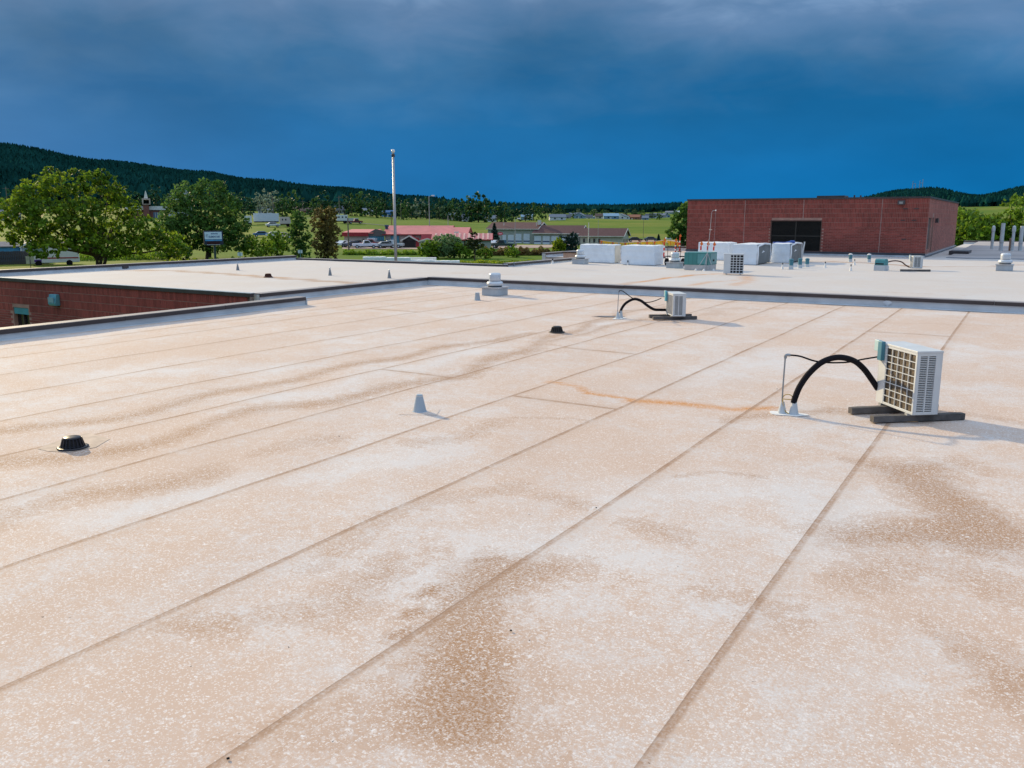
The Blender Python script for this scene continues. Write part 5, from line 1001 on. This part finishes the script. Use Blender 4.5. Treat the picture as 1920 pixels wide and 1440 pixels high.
part('roof_ventilator', MB().lathe([(.35, 3.9), (.35, 4.6), (.55, 4.65), (.50, 5.0), (.2, 5.05)], 12, (X(718.5), 4.0, 0)), mat('vent_blue', (.03, .06, .12), .5), rb); part('gable_sign', MB().box(X(851), X(859), -3.62, -3.52, 3.2, 3.65), trimw, rb)
win(rb, X(724), X(729), .9, 1.9, 1.0); win(rb, X(680), X(684), 1.4, 1.9, .5)
# long shed with striped red roof
D = 182; k = pxm(D); g_ = G(868, D); sb = thing('striped_roof_shed', 'long grey-green shed with red striped metal roof behind willow shrub', 'shed', g_, head(868) - .04)
X = lambda x: (x - 868) * k
gable(sb, X(812), X(919), 0, 6.5, -.4, 2.15, 3.25, grey_w, redm, 'x', .35, gm=redd); rr_ = [c for c in sb.children if c.name.startswith('roof')][0]
for i in range(12):
    xx = X(815 + i * 8.8); part('roof_stripe', MB().prism([(-.36, 2.22), (3.25, 3.42), (3.25, 3.45), (-.36, 2.25)], xx, xx + .38, 'x'), mat('faded_pink', (.74, .42, .34), .5), rr_)
win(sb, X(869), X(871.5), 1.35, 1.85, 0)
g_ = G(800, 184); t2 = thing('small_shed', 'small tan shed with white framed door beside the porch', 'shed', g_, head(800)); gable(t2, -1.7, 1.9, 0, 3, -.3, 1.7, 2.2, tan_w, redd, 'y', .2, gm=trimw); part('door_frame', MB().box(-1.3, -.3, -.05, -.005, -.2, 1.7), trimw, t2); part('door', MB().box(-1.1, -.5, -.09, -.055, -.2, 1.55), dkg, t2)
# storage building, three stepped gables
D = 236; k = pxm(D); g_ = G(1000, D); st = thing('storage_building', 'long grey-green storage building with stepped maroon roofs and pale roller doors', 'building', g_, head(1000) - .30)
X = lambda x: (x - 1000) * k * 1.05
gable(st, X(908), X(1001), 3.0, 13, -.6, 4.1, 5.7, grey_w, maroon, 'x', .5, gm=trimw); gable(st, X(999), X(1082), 1.2, 10, -.6, 3.0, 4.9, grey_w, maroon, 'x', .5, gm=trimw); gable(st, X(1086), X(1160), -.6, 7.5, -.6, 2.4, 4.2, mat('pale_siding', (.44, .45, .38), .8, .06), maroon, 'x', .5, gm=trimw)
for x0, x1 in ((936, 943), (946.5, 957.5), (961, 972), (976, 987.5)):
    d_ = part('roller_door', MB().box(X(x0), X(x1), 2.92, 2.99, -.4, 2.7 if x0 > 950 else 2.4), pdoor, st); part('door_rail', MB().box(X(x0), X(x1), 2.90, 2.917, .55, .85), mat('rail_blue', (.03, .06, .16), .5), d_)
for i in range(5):
    x0 = 999.5 + i * 15.8; d_ = part('roller_door', MB().box(X(x0), X(x0 + 12.5), 1.12, 1.19, -.5, 2.2), pdoor, st); part('door_rail', MB().box(X(x0), X(x0 + 12.5), 1.10, 1.117, .55, .85), MAT['rail_blue'], d_)
for i in range(4): win(st, X(1091 + i * 9), X(1094.5 + i * 9), .6, 1.6, -.62)
for i in range(4): part('end_window', MB().box(X(1160) + .01, X(1160) + .06, .6 + i * 1.7, 1.2 + i * 1.7, .5, 1.5), dkg, st)
part('cupola', MB().box(X(998), X(1003), 5, 6, 5.2, 6.4), trimw, st); part('roof_pipe', MB().box(X(934.5), X(935.5), 4.6, 4.8, 4.9, 5.8), trimw, st); part('roof_pipe', MB().box(X(996), X(997), 4.6, 4.8, 4.6, 5.8), trimw, st)
# church
D = 405; k = pxm(D); g_ = G(300, D); ch = thing('church', 'low brick church with white roof edge, bell tower and steep grey gable', 'church', g_, head(300)); X = lambda x: (x - 300) * k
brk = mat('church_brick', (.20, .08, .065), .85); part('hall', MB().box(X(250), X(318), 0, 12, -4, 3.6), brk, ch); part('hall_roof', MB().box(X(247), X(320), -.6, 12.5, 3.6, 5.2), mat('white_roof', (.62, .62, .63), .6), ch)
part('bell_tower', MB().box(X(275), X(284), -2, .2, -4, 5.8), brk, ch); part('belfry', MB().box(X(274), X(287), -2.3, .5, 7.8, 8.4).box(X(274), X(276), -2.3, -1.8, 5.8, 7.8).box(X(285), X(287), -2.3, -1.8, 5.8, 7.8).box(X(274), X(287), -2.3, .5, 5.8, 6.1), mat('church_stone', (.45, .36, .32), .8), ch); part('steeple', MB().lathe([(.8, 8.4), (.55, 9.6), (.12, 11.6)], 8, (X(280.5), -1, 0)), trimw, ch)
part('gable_hall', MB().prism([(X(314), -4), (X(352), -4), (X(352), 9.0), (X(343), 13.0), (X(314), 4.4)], -1, 12, 'y'), mat('church_grey', (.40, .43, .45), .7), ch); win(ch, X(334), X(336), 3, 8, -1.0); win(ch, X(290), X(303), 0, 2.6, 0, mat('church_glass', (.12, .17, .26), .2))
for i in range(3): part('mullion', MB().box(X(293 + i * 3), X(293.6 + i * 3), -.1, -.055, 0, 2.6), trimw, ch)
# blue shed, fence, motorhome
D = 150; k = pxm(D); g_ = G(40, D); t2 = thing('blue_shed', 'blue shed with grey gable and white trim behind the dark fence', 'shed', g_, head(40) + .15); X = lambda x: (x - 40) * k
gable(t2, X(-60), X(36), 0, 4, -.4, 2.3, 2.9, mat('shed_blue', (.05, .24, .42), .6, .1), mat('shed_shingle', (.20, .19, .20), .85), 'x', .2)
gable(t2, X(34), X(64), -.6, 3, -.4, 2.35, 3.1, mat('shed_grey', (.27, .35, .45), .7), MAT['shed_shingle'], 'y', .2, gm=mat('white_trim', (.72, .76, .80), .5)); part('corner_board', MB().box(X(33), X(34.6), -.68, -.61, -.3, 2.2), MAT['white_trim'], t2)
fen = thing('board_fence', 'dark board fence in front of the blue shed', 'fence', G(-10, 143), head(0) + .05); fm = mat('fence_boards', (.045, .045, .052), .9, .4, 1.5); bme = MB().box(0, .215, 0, .03, -.3, 2.0).mesh('board')
for i in range(52): o = part('board', bme, fm, fen); o.location = (-5.4 + i * .225, random.uniform(-.01, .01), random.uniform(-.05, .05))
part('rail', MB().box(-5.4, 6.3, .031, .09, .4, .5).box(-5.4, 6.3, .031, .09, 1.5, 1.6), fm, fen)
g_ = G(94, 139); mh = thing('motorhome', 'white motorhome with red stripe parked under the broad maple', 'motorhome', g_, head(94) - .05); whp = mat('vehicle_white', (.70, .72, .72), .35, .05, spec=.6)
part('body', MB().prism([(-2.9, .45), (-3.2, 1.15), (-2.7, 3.0), (-2.3, 3.15), (3.1, 3.1), (3.2, .5)], 0, 2.3, 'y'), whp, mh, bev=.06); part('windscreen', MB().prism([(-3.21, 1.25), (-2.77, 2.85), (-2.73, 2.85), (-3.17, 1.25)], .15, 2.15, 'y'), mat('tint_glass', (.16, .25, .28), .12), mh)
part('side_window', MB().box(-2.5, -.9, -.03, -.002, 1.5, 2.7), MAT['tint_glass'], mh); part('red_stripe', MB().box(-1.6, 3.1, -.02, -.003, 1.05, 1.22), mat('stripe_red', (.35, .03, .03), .4), mh); part('purple_skirt', MB().box(-3.1, -1.6, -.02, -.003, .62, .95), mat('skirt_purple', (.12, .06, .28), .4), mh); part('roof_rack', MB().box(-1.5, 1.8, .4, 1.9, 3.14, 3.36), mat('rack_tan', (.55, .42, .32), .7), mh)
for x in (-2.0, 1.9): ww = part('wheel', MB().lathe([(.1, -.12), (.40, -.12), (.42, 0), (.40, .12), (.1, .12)], 16), rubber, mh); ww.location = (x, .0, .42); ww.rotation_euler = (R(90), 0, 0)
part('headlight', MB().lathe([(.02, -.03), (.16, -.02), (.16, .02)], 12, (-2.75, -.03, .75)), whp, mh)
sbd = thing('notice_board', 'pale twin panel notice board before the dark fence', 'sign', G(49, 131), head(49)); part('panel', MB().box(-.55, -.12, 0, .05, .75, 1.75), trimw, sbd); part('panel', MB().box(.0, .43, 0, .05, .75, 1.75), trimw, sbd); part('post', MB().box(-.1, -.02, 0, .06, -.4, 1.8), wood, sbd)
# school sign
D = 122; g_ = G(398, D); k = pxm(D); sg = thing('school_sign', 'blue lettered ELEMENTARY school sign on a dark post', 'sign', g_, head(398) + .12)
part('post', MB().box(-.05, .22, .1, .4, -.3, 3.4), mat('post_green', (.02, .05, .055), .5), sg)
cab = part('sign_cabinet', MB().box(-1.22, 1.22, 0, .5, 3.25, 5.05), mat('cabinet_navy', (.012, .020, .05), .5), sg); face = part('sign_face', MB().box(-1.12, 1.06, -.04, -.002, 3.95, 4.92), mat('sign_white', (.55, .70, .84), .4, .04), cab); part('blue_strip', MB().box(-1.10, 1.06, -.03, -.002, 3.72, 3.90), mat('strip_blue', (.08, .30, .60), .4), cab)
scn = part('led_screen', MB().box(-.85, .75, -.03, -.002, 3.30, 3.66), mat('led_maroon', (.03, .004, .012), .3), cab); part('base_trim', MB().box(-.9, .8, -.06, -.001, 3.2, 3.26), MAT['galvanised'], cab)
def text(s_, size, m, parent, loc, rx=R(90), sx=1.0):
    cu = bpy.data.curves.new('lettering', 'FONT'); cu.body = s_; cu.size = size; cu.extrude = .004; cu.align_x = 'LEFT'; cu.offset = size * .02
    tmp = bpy.data.objects.new('tmp', cu); col.objects.link(tmp); dg = bpy.context.evaluated_depsgraph_get(); me = bpy.data.meshes.new_from_object(tmp.evaluated_get(dg)); bpy.data.objects.remove(tmp)
    o = part('lettering', me, m, parent); o.location = loc; o.rotation_euler = (rx, 0, 0); o.scale = (sx, 1, 1); return o
navy = mat('letter_blue', (.01, .05, .20), .4); text('ELEMENTARY', .34, navy, face, (-.62, -.045, 4.16), sx=.72)
for i in range(9): part('small_lettering', MB().box(-.30 + i * .10, -.235 + i * .10, -.05, -.041, 4.60, 4.60 + (.13 if i % 3 else .16)), navy, face)
part('emblem', MB().box(-.98, -.66, -.05, -.041, 4.52, 4.58).box(-.86, -.78, -.05, -.041, 4.18, 4.515).box(-.98, -.92, -.05, -.041, 4.3, 4.48), mat('emblem_grey', (.20, .28, .38), .5), face)
for x, D, lb in ((446, 128, 'pale blue street sign on a teal post by the cottonwood'), (560, 136, 'pale blue street sign on a teal post by the slim poplar')):
    t2 = thing('street_sign', lb, 'sign', G(x, D), head(x)); part('post', MB().tube([(0, .04, -.3), (0, .04, 2.0)], .05, 8), mat('post_teal', (.10, .28, .24), .5), t2); part('panel', MB().box(-.34, .34, 0, .03, 1.45, 1.95), mat('panel_pale', (.55, .66, .70), .5), t2); part('mark', MB().box(-.05, .05, -.006, -.001, 1.5, 1.9), mat('mark_green', (.05, .20, .22), .5), t2)
# flagpole, lamp posts, utility poles
fp = thing('flagpole', 'tall pale metal flagpole without a flag', 'flagpole', (*at(742, 480, 54.5).xy, GZ)); zt3 = at(735.5, 284, 54.5).z - GZ
part('base_collar', MB().lathe([(.25, 0), (.2, .1), (.12, .15)], 14), metal, fp); part('pole', MB().lathe([(.10, .1), (.095, zt3 * .5), (.065, zt3 - .3)], 14), mat('pole_aluminium', (.34, .34, .35), .38, .15, 1.0, metal=.3), fp, smooth=True); part('truck', MB().lathe([(.10, zt3 - .32), (.11, zt3 - .18), (.05, zt3 - .12)], 12), cope, fp); part('finial_ball', MB().lathe([(.02, zt3 - .12), (.10, zt3 - .06), (.125, zt3 + .02), (.09, zt3 + .11), (.02, zt3 + .14)], 14), whp, fp, smooth=True); part('halyard', MB().tube([(.10, -.1, 1.2), (.10, -.1, zt3 - .3)], .008, 5), whp, fp)
def pole(x, D, ytop, label, r=.14, arm=None, lamp=False, m=None, cat='utility pole'):
    g_ = G(x, D); h = at(x, ytop, D).z - g_.z; t2 = thing('street_lamp' if lamp else 'utility_pole', label, 'street lamp' if lamp else cat, g_, head(x)); m = m or mat('pole_wood', (.16, .13, .11), .9, .3)
    part('pole', MB().tube([(0, 0, -.4), (0, 0, h)], [r, r * .7], 8), m, t2)
    if arm: part('crossarm', MB().box(-arm, arm, -.06, .06, h - .8, h - .65), m, t2)
    if lamp: part('lamp_arm', MB().tube([(0, 0, h - .1), (.5, 0, h + .1), (.9, 0, h + .1)], .05, 6), m, t2); part('lamp_head', MB().box(.5, 1.3, -.25, .25, h + .02, h + .28), whp, t2, bev=.06)
steelm = mat('pole_steel', (.30, .34, .34), .5)
pole(805, 205, 368, 'tall street lamp with round white head behind the red roof', .12, lamp=True, m=steelm); pole(840, 215, 404, 'thin grey pole behind the red gable wing', .09, m=steelm); pole(652, 178, 409, 'dark wooden pole by the parked pickups', .17); pole(1275, 262, 428, 'wooden pole standing in the dirt lot by the gymnasium', .12, m=MAT.get('pole_wood'))
pole(966, 206, 411, 'slim street lamp in front of the storage building', .08, lamp=True, m=steelm); pole(1122, 226, 412, 'thin flag staff beside the storage building gable', .06, m=steelm, cat='flagpole'); pole(1104, 228, 417, 'pale thick pole between two storage roofs', .14, m=trimw)
pole(513, 395, 366, 'pale wooden pole beside the silvery tree above the trailers', .2, 1.0); pole(637, 380, 367, 'pale utility pole above the motor trailer', .2, 1.0); pole(569, 420, 375, 'thin distant pole above the slim poplar', .14, 1.0); pole(17, 420, 350, 'wooden cross pole beside the far left house', .2, 1.2); pole(752, 420, 378, 'distant thin pole right of the flagpole', .12)
pole(1207, 300, 412, 'thin dark pole out in the green field', .08); pole(734, 330, 404, 'rusty short pole behind the workshop ridge', .14, m=mat('rust_pole', (.20, .06, .04), .8))
# red oval sign
t2 = thing('oval_sign', 'red oval sign on a post beside the dark spruce', 'sign', G(938, 204), head(938)); pts = [(.62 * math.cos(a), 3.0 + .36 * math.sin(a)) for a in np.linspace(0, 2 * math.pi, 20, endpoint=False)]; part('post', MB().tube([(0, .1, -.3), (0, .1, 2.7)], .06, 8), steelm, t2); part('panel', MB().prism(pts, 0, .1, 'y'), mat('sign_red', (.50, .03, .06), .4), t2); part('pale_band', MB().box(-.38, .38, -.02, -.002, 2.88, 3.12), mat('sign_pink', (.75, .45, .48), .5), t2)

# ------------------------------------------------------------------ vehicles
def vehicle(name, label, cat, x, D, rot, c_, kind='pickup', group=None, scale=1.0):
    g_ = G(x, D, .05); t2 = thing(name, label, cat, g_, head(x) + rot, group); bm_ = mat('paint_%.2f_%.2f_%.2f' % c_, c_, .3, .05, spec=.6); gl = mat('car_glass', (.03, .04, .05), .1); hw = .95
    if kind == 'pickup': prof = [(-2.7, .5), (-2.72, 1.0), (-.55, 1.05), (-.5, 1.06), (-.3, 1.72), (.75, 1.75), (1.25, 1.12), (2.5, 1.0), (2.65, .8), (2.65, .48)]; gw = [(-.2, 1.1), (-.1, 1.6), (.7, 1.63), (1.08, 1.12)]; wx = (-1.75, 1.75)
    elif kind == 'van': prof = [(-2.6, .45), (-2.6, 1.95), (1.5, 2.0), (2.2, 1.2), (2.7, 1.0), (2.7, .45)]; gw = [(.6, 1.25), (.6, 1.8), (1.45, 1.82), (1.9, 1.25)]; wx = (-1.7, 1.75)
    else: prof = [(-2.2, .45), (-2.25, .95), (-1.6, 1.02), (-1.0, 1.42), (.5, 1.45), (1.2, 1.0), (2.1, .88), (2.25, .5)]; gw = [(-1.35, 1.02), (-.92, 1.36), (.44, 1.38), (1.0, 1.02)]; wx = (-1.4, 1.4)
    part('body', MB().prism(prof, -hw, hw, 'y'), bm_, t2, bev=.05)
    part('side_glass', MB().prism(gw, -hw - .015, -hw - .002, 'y'), gl, t2); part('side_glass', MB().prism(gw, hw + .002, hw + .015, 'y'), gl, t2)
    f0, f1 = gw[2], gw[3]; part('windscreen', MB().prism([(f0[0] + .12, f0[1] + .04), (f1[0] + .16, f1[1] + .06), (f1[0] + .20, f1[1] + .06), (f0[0] + .16, f0[1] + .04)], -hw + .1, hw - .1, 'y'), gl, t2)
    for xx in wx:
        for s_ in (-1, 1):
            ww = part('wheel', MB().lathe([(.05, -.12), (.34, -.12), (.37, -.05), (.37, .05), (.34, .12), (.05, .12)], 14), rubber, t2); ww.location = (xx, s_ * (hw - .08), .37); ww.rotation_euler = (R(90), 0, 0)
            part('rim', MB().lathe([(.02, -.14), (.20, -.135), (.20, .135), (.02, .14)], 10), MAT['galvanised'], ww)
    part('headlight', MB().box(prof[-2][0] - .06, prof[-2][0] + .02, -hw + .08, -hw + .35, .72, .86), whp, t2); part('headlight', MB().box(prof[-2][0] - .06, prof[-2][0] + .02, hw - .35, hw - .08, .72, .86), whp, t2)
    t2.scale = (scale,) * 3; return t2
W_, K_, S_, RD_ = (.68, .70, .72), (.03, .035, .045), (.34, .38, .42), (.28, .03, .035)
vehicle('pickup_truck', 'white pickup parked side-on before the tan red-fascia wing', 'pickup', 683, 190, .05, (.66, .68, .80)); vehicle('pickup_truck', 'maroon pickup parked beyond the white side-on pickup', 'pickup', 690, 199, .1, RD_); vehicle('van', 'pale van parked by the teal bay', 'van', 702, 203, 1.2, W_, 'van'); vehicle('parked_car', 'dark car parked next to the teal bay door', 'car', 712, 200, .9, K_, 'car'); vehicle('parked_car', 'grey blue car parked before the workshop entry', 'car', 722, 192, .2, S_, 'car'); vehicle('pickup_truck', 'light grey pickup parked beside the flagpole', 'pickup', 733, 193, 2.9, (.45, .52, .55)); vehicle('parked_car', 'dark blue car behind the wooden pole', 'car', 660, 195, .5, (.03, .05, .11), 'car'); vehicle('parked_car', 'white car half hidden by the olive pine', 'car', 641, 198, 1.0, W_, 'car')
vehicle('parked_car', 'tan car parked behind the white side-on pickup', 'car', 668, 203, .4, (.42, .33, .26), 'car')
vehicle('flatbed_truck', 'dark green truck parked by the long shed gable', 'truck', 944, 192, 2.9, (.03, .06, .055), 'pickup', scale=1.05); vehicle('parked_car', 'white car tucked beside the long shed end', 'car', 925, 205, 1.3, W_, 'car'); vehicle('parked_car', 'dark car out in the dirt lot', 'car', 1192, 262, .1, K_, 'car'); vehicle('parked_car', 'dark blue car by the small spruce in the dirt lot', 'car', 1222, 268, .1, (.05, .07, .10), 'car')
vehicle('parked_car', 'dark car driving on the upper road by a pale pole', 'car', 503, 428, 3.0, (.05, .07, .12), 'car', scale=1.25); vehicle('parked_car', 'white car parked below the long white trailer', 'car', 511, 281, .15, W_, 'car'); vehicle('parked_car', 'dark red truck in front of the white camping trailer', 'truck', 666, 322, .2, (.14, .02, .02), 'pickup')
def trailer(label, x0, x1, D, h, c_, cat='trailer', z0=.9, win_=0):
    a, b2 = G(x0, D), G(x1, D); L_ = math.hypot(b2.x - a.x, b2.y - a.y); t2 = thing('box_trailer', label, cat, a, math.atan2(b2.y - a.y, b2.x - a.x)); m = mat('trailer_%.2f_%.2f' % c_[:2], c_, .45, .06)
    part('box', MB().box(0, L_, 0, 2.5, z0, z0 + h), m, t2, bev=.05); part('chassis', MB().box(.2, L_ - .2, .3, 2.2, z0 - .25, z0 - .002), darkm, t2)
    for xx in (L_ * .7, L_ * .82): ww = part('wheel', MB().lathe([(.05, -.12), (.46, -.12), (.46, .12), (.05, .12)], 14), rubber, t2); ww.location = (xx, .1, .46); ww.rotation_euler = (R(90), 0, 0)
    for i in range(win_): part('window', MB().box(L_ * (.2 + .3 * i), L_ * (.32 + .3 * i), -.02, -.003, z0 + h * .5, z0 + h * .75), dkg, t2)
    part('rail', MB().box(0, L_, -.015, -.002, z0 + .02, z0 + .12), darkm, t2); return t2
trailer('long white semi trailer parked on the grass slope', 475, 523, 298, 2.7, (.55, .62, .70)); trailer('white box van body in front of the long semi trailer', 457, 472, 294, 2.3, (.62, .66, .66)); trailer('beige stock trailer beside the long white semi trailer', 524, 545, 284, 2.2, (.48, .43, .40), win_=2); trailer('white camping trailer parked on the side road', 630, 652, 322, 2.2, (.62, .66, .66), win_=3)
D = 300; t2 = thing('pallet_stack', 'pale stack of goods behind the camping trailer', 'pallets', G(656, 335), head(656)); part('goods', MB().box(-1.2, 3.2, 0, 1.5, 0, 1.6), mat('pale_goods', (.40, .44, .44), .7), t2); part('pallet', MB().box(-1.2, 3.2, 0, 1.5, -.2, -.002), wood, t2)
for x, lb, c_ in ((490, 'blue car roof showing in the weeds below the slope', (.05, .14, .30)), (513.5, 'white car roof showing in the weeds below the slope', W_), (530, 'beige car roof showing in the weeds beside the slim poplar', (.5, .45, .36))): vehicle('parked_car', lb, 'car', x, 222, .05, c_, 'car')
t2 = thing('grey_canopy', 'low grey domed canopy in the dirt lot by the pennants', 'canopy', G(1254, 252), head(1254)); part('cover', MB().lathe([(1.05, 1.0), (1.0, 1.15), (.6, 1.6), (.05, 1.75)], 16), mat('canopy_grey', (.35, .40, .45), .6), t2)
for sx_, sy_ in ((-.8, -.5), (.8, -.5), (.8, .5), (-.8, .5)): part('leg', MB().box(sx_ - .04, sx_ + .04, sy_ - .04, sy_ + .04, -.2, 1.05), steelm, t2)

# ------------------------------------------------------------------ houses of the town
def house(x, D, w_, d, he, hr, wc, rc_, label, rot=0, ridge='x', nw=2):
    t2 = thing('house', label, 'house', G(x, D, -.2), head(x) + rot); wm = mat('house_w_%.2f_%.2f_%.2f' % wc, wc, .8, .06); rm = mat('house_r_%.2f_%.2f' % rc_[:2], rc_, .85, .12)
    gable(t2, -w_ / 2, w_ / 2, 0, d, -2.5, he, hr, wm, rm, ridge, .4)
    for i in range(nw): xx = -w_ / 2 + w_ * (i + .6) / (nw + .3); win(t2, xx, xx + 1.3, he * .35, he * .75, -.01)
    part('door', MB().box(-w_ * .08, w_ * .08 * .2, -.06, -.012, -.5, he * .62), trimw, t2); return t2
BL, GR, WH, TN, BR = (.20, .30, .40), (.30, .33, .35), (.62, .64, .66), (.42, .36, .28), (.26, .12, .08); DK, GY, BN = (.10, .11, .13), (.22, .24, .27), (.14, .09, .07)
house(5, 430, 14, 9, 3.0, 4.6, (.30, .30, .32), (.16, .17, .19), 'long grey house at the foot of the left ridge'); house(568, 520, 11, 8, 2.6, 4.4, BR, BN, 'brown house above the olive pine'); house(498, 520, 8, 6, 2.4, 4.2, WH, GY, 'tiny white roofed house below the silvery tree'); house(638, 560, 7, 6, 2.8, 5.0, GR, DK, 'grey house behind the tall pale utility pole'); house(690, 570, 7, 6, 2.5, 4.2, WH, GY, 'small white house among round trees left of the flagpole'); house(728, 545, 8, 6, 3.0, 4.2, (.05, .20, .45), (.06, .16, .32), 'bright blue house next to the flagpole')
house(848, 590, 7, 6, 3.2, 6.0, TN, GY, 'tall tan house behind the red gable wing'); house(868, 600, 9, 6, 2.6, 5.0, GR, DK, 'dark roofed house right of the small spruce'); house(920, 620, 8, 6, 2.6, 4.6, WH, GY, 'pale house behind the dark spruce by the oval sign'); house(988, 680, 9, 6, 2.8, 4.6, BL, (.30, .42, .52), 'pale blue house above the maroon storage ridge')
hs = [(1046, 640, 'x', WH, GY, 'white house beside the maroon storage roof end'), (1058, 760, 'x', GR, DK, 'grey house with dark roof on the low slope'), (1078, 900, 'x', WH, GY, 'white house highest on the slope with grey roof'), (1085, 700, 'y', BL, GY, 'blue gabled house facing the storage building'), (1098, 760, 'x', WH, DK, 'white house with dark roof in the middle of the slope'), (1116, 800, 'y', BL, (.25, .30, .36), 'blue gabled house right of the pale thick pole'), (1130, 720, 'x', TN, BN, 'tan house with brown roof near the field edge'), (1146, 690, 'x', BL, (.32, .46, .56), 'long blue roofed house at the edge of the green field'), (1162, 700, 'y', WH, GY, 'white gabled pair house at the field edge'), (1172, 720, 'y', WH, BN, 'white gabled house next to the brick red house'), (1186, 740, 'x', BR, (.30, .13, .08), 'brick red house at the field edge'), (1204, 800, 'x', BL, GY, 'grey blue house among dark trees above the field'), (1222, 860, 'x', WH, DK, 'white house with dark roof above the field'), (1236, 880, 'x', GR, GY, 'grey house near the dark elm'), (1250, 1000, 'y', BL, GY, 'far blue house high by the dark elm'), (1274, 1150, 'x', WH, WH, 'white house on the crest beside the dark elm'), (1254, 1250, 'x', (.30, .42, .40), GY, 'teal house on the crest')]
for x, D, rd, wc, rc_, lb in hs: house(x, D * 1.02, 12 if rd == 'x' else 8, 7, 2.6, 4.6, wc, rc_, lb, rt.uniform(-.3, .3), rd, 2)
# radio masts on the right hill
for x, lb in ((1706, 'thin radio mast on the hilltop with a bent tip'), (1719, 'thin radio mast on the hilltop with a straight tip')):
    g_ = G(x, 2230); h = 2230 * 22 / F; t2 = thing('radio_mast', lb, 'mast', g_); part('mast', MB().tube([(0, 0, 0), (0, 0, h)], [.9, .6], 6), steelm, t2); part('second_leg', MB().tube([(6, 0, 0), (6, 0, h * (.8 if x == 1706 else 1.1))], [.8, .5], 6), steelm, t2); part('crossbar', MB().tube([(0, 0, h * .8), (6, 0, h * .8)], .5, 6), steelm, t2)
# bundles on the ground past the school
for x0, x1, H_, lb, sd_ in ((678, 722, 1.8, 'white wrapped ground stack left of the flagpole', 21), (722, 768, 1.7, 'white wrapped ground stack behind the flagpole foot', 22), (768, 812, 1.35, 'low white wrapped ground stack right of the flagpole', 23), (812, 861, 1.25, 'low white wrapped ground stack nearest the willow shrub', 24)): bundle(x0, x1, 490, H_, lb, depth=1.4, Dq=112, seed=sd_)
t2 = thing('sheet_stack', 'flat white sheet stack behind the low wrapped ground stacks', 'sheets', G(790, 116), head(790)); part('sheets', MB().box(-1.7, 1.9, 0, 1.2, .9, 1.5), wrap2, t2); part('blocks', MB().box(-1.5, -1.2, .1, 1.1, -.1, .9).box(1.3, 1.6, .1, 1.1, -.1, .9), wood, t2)
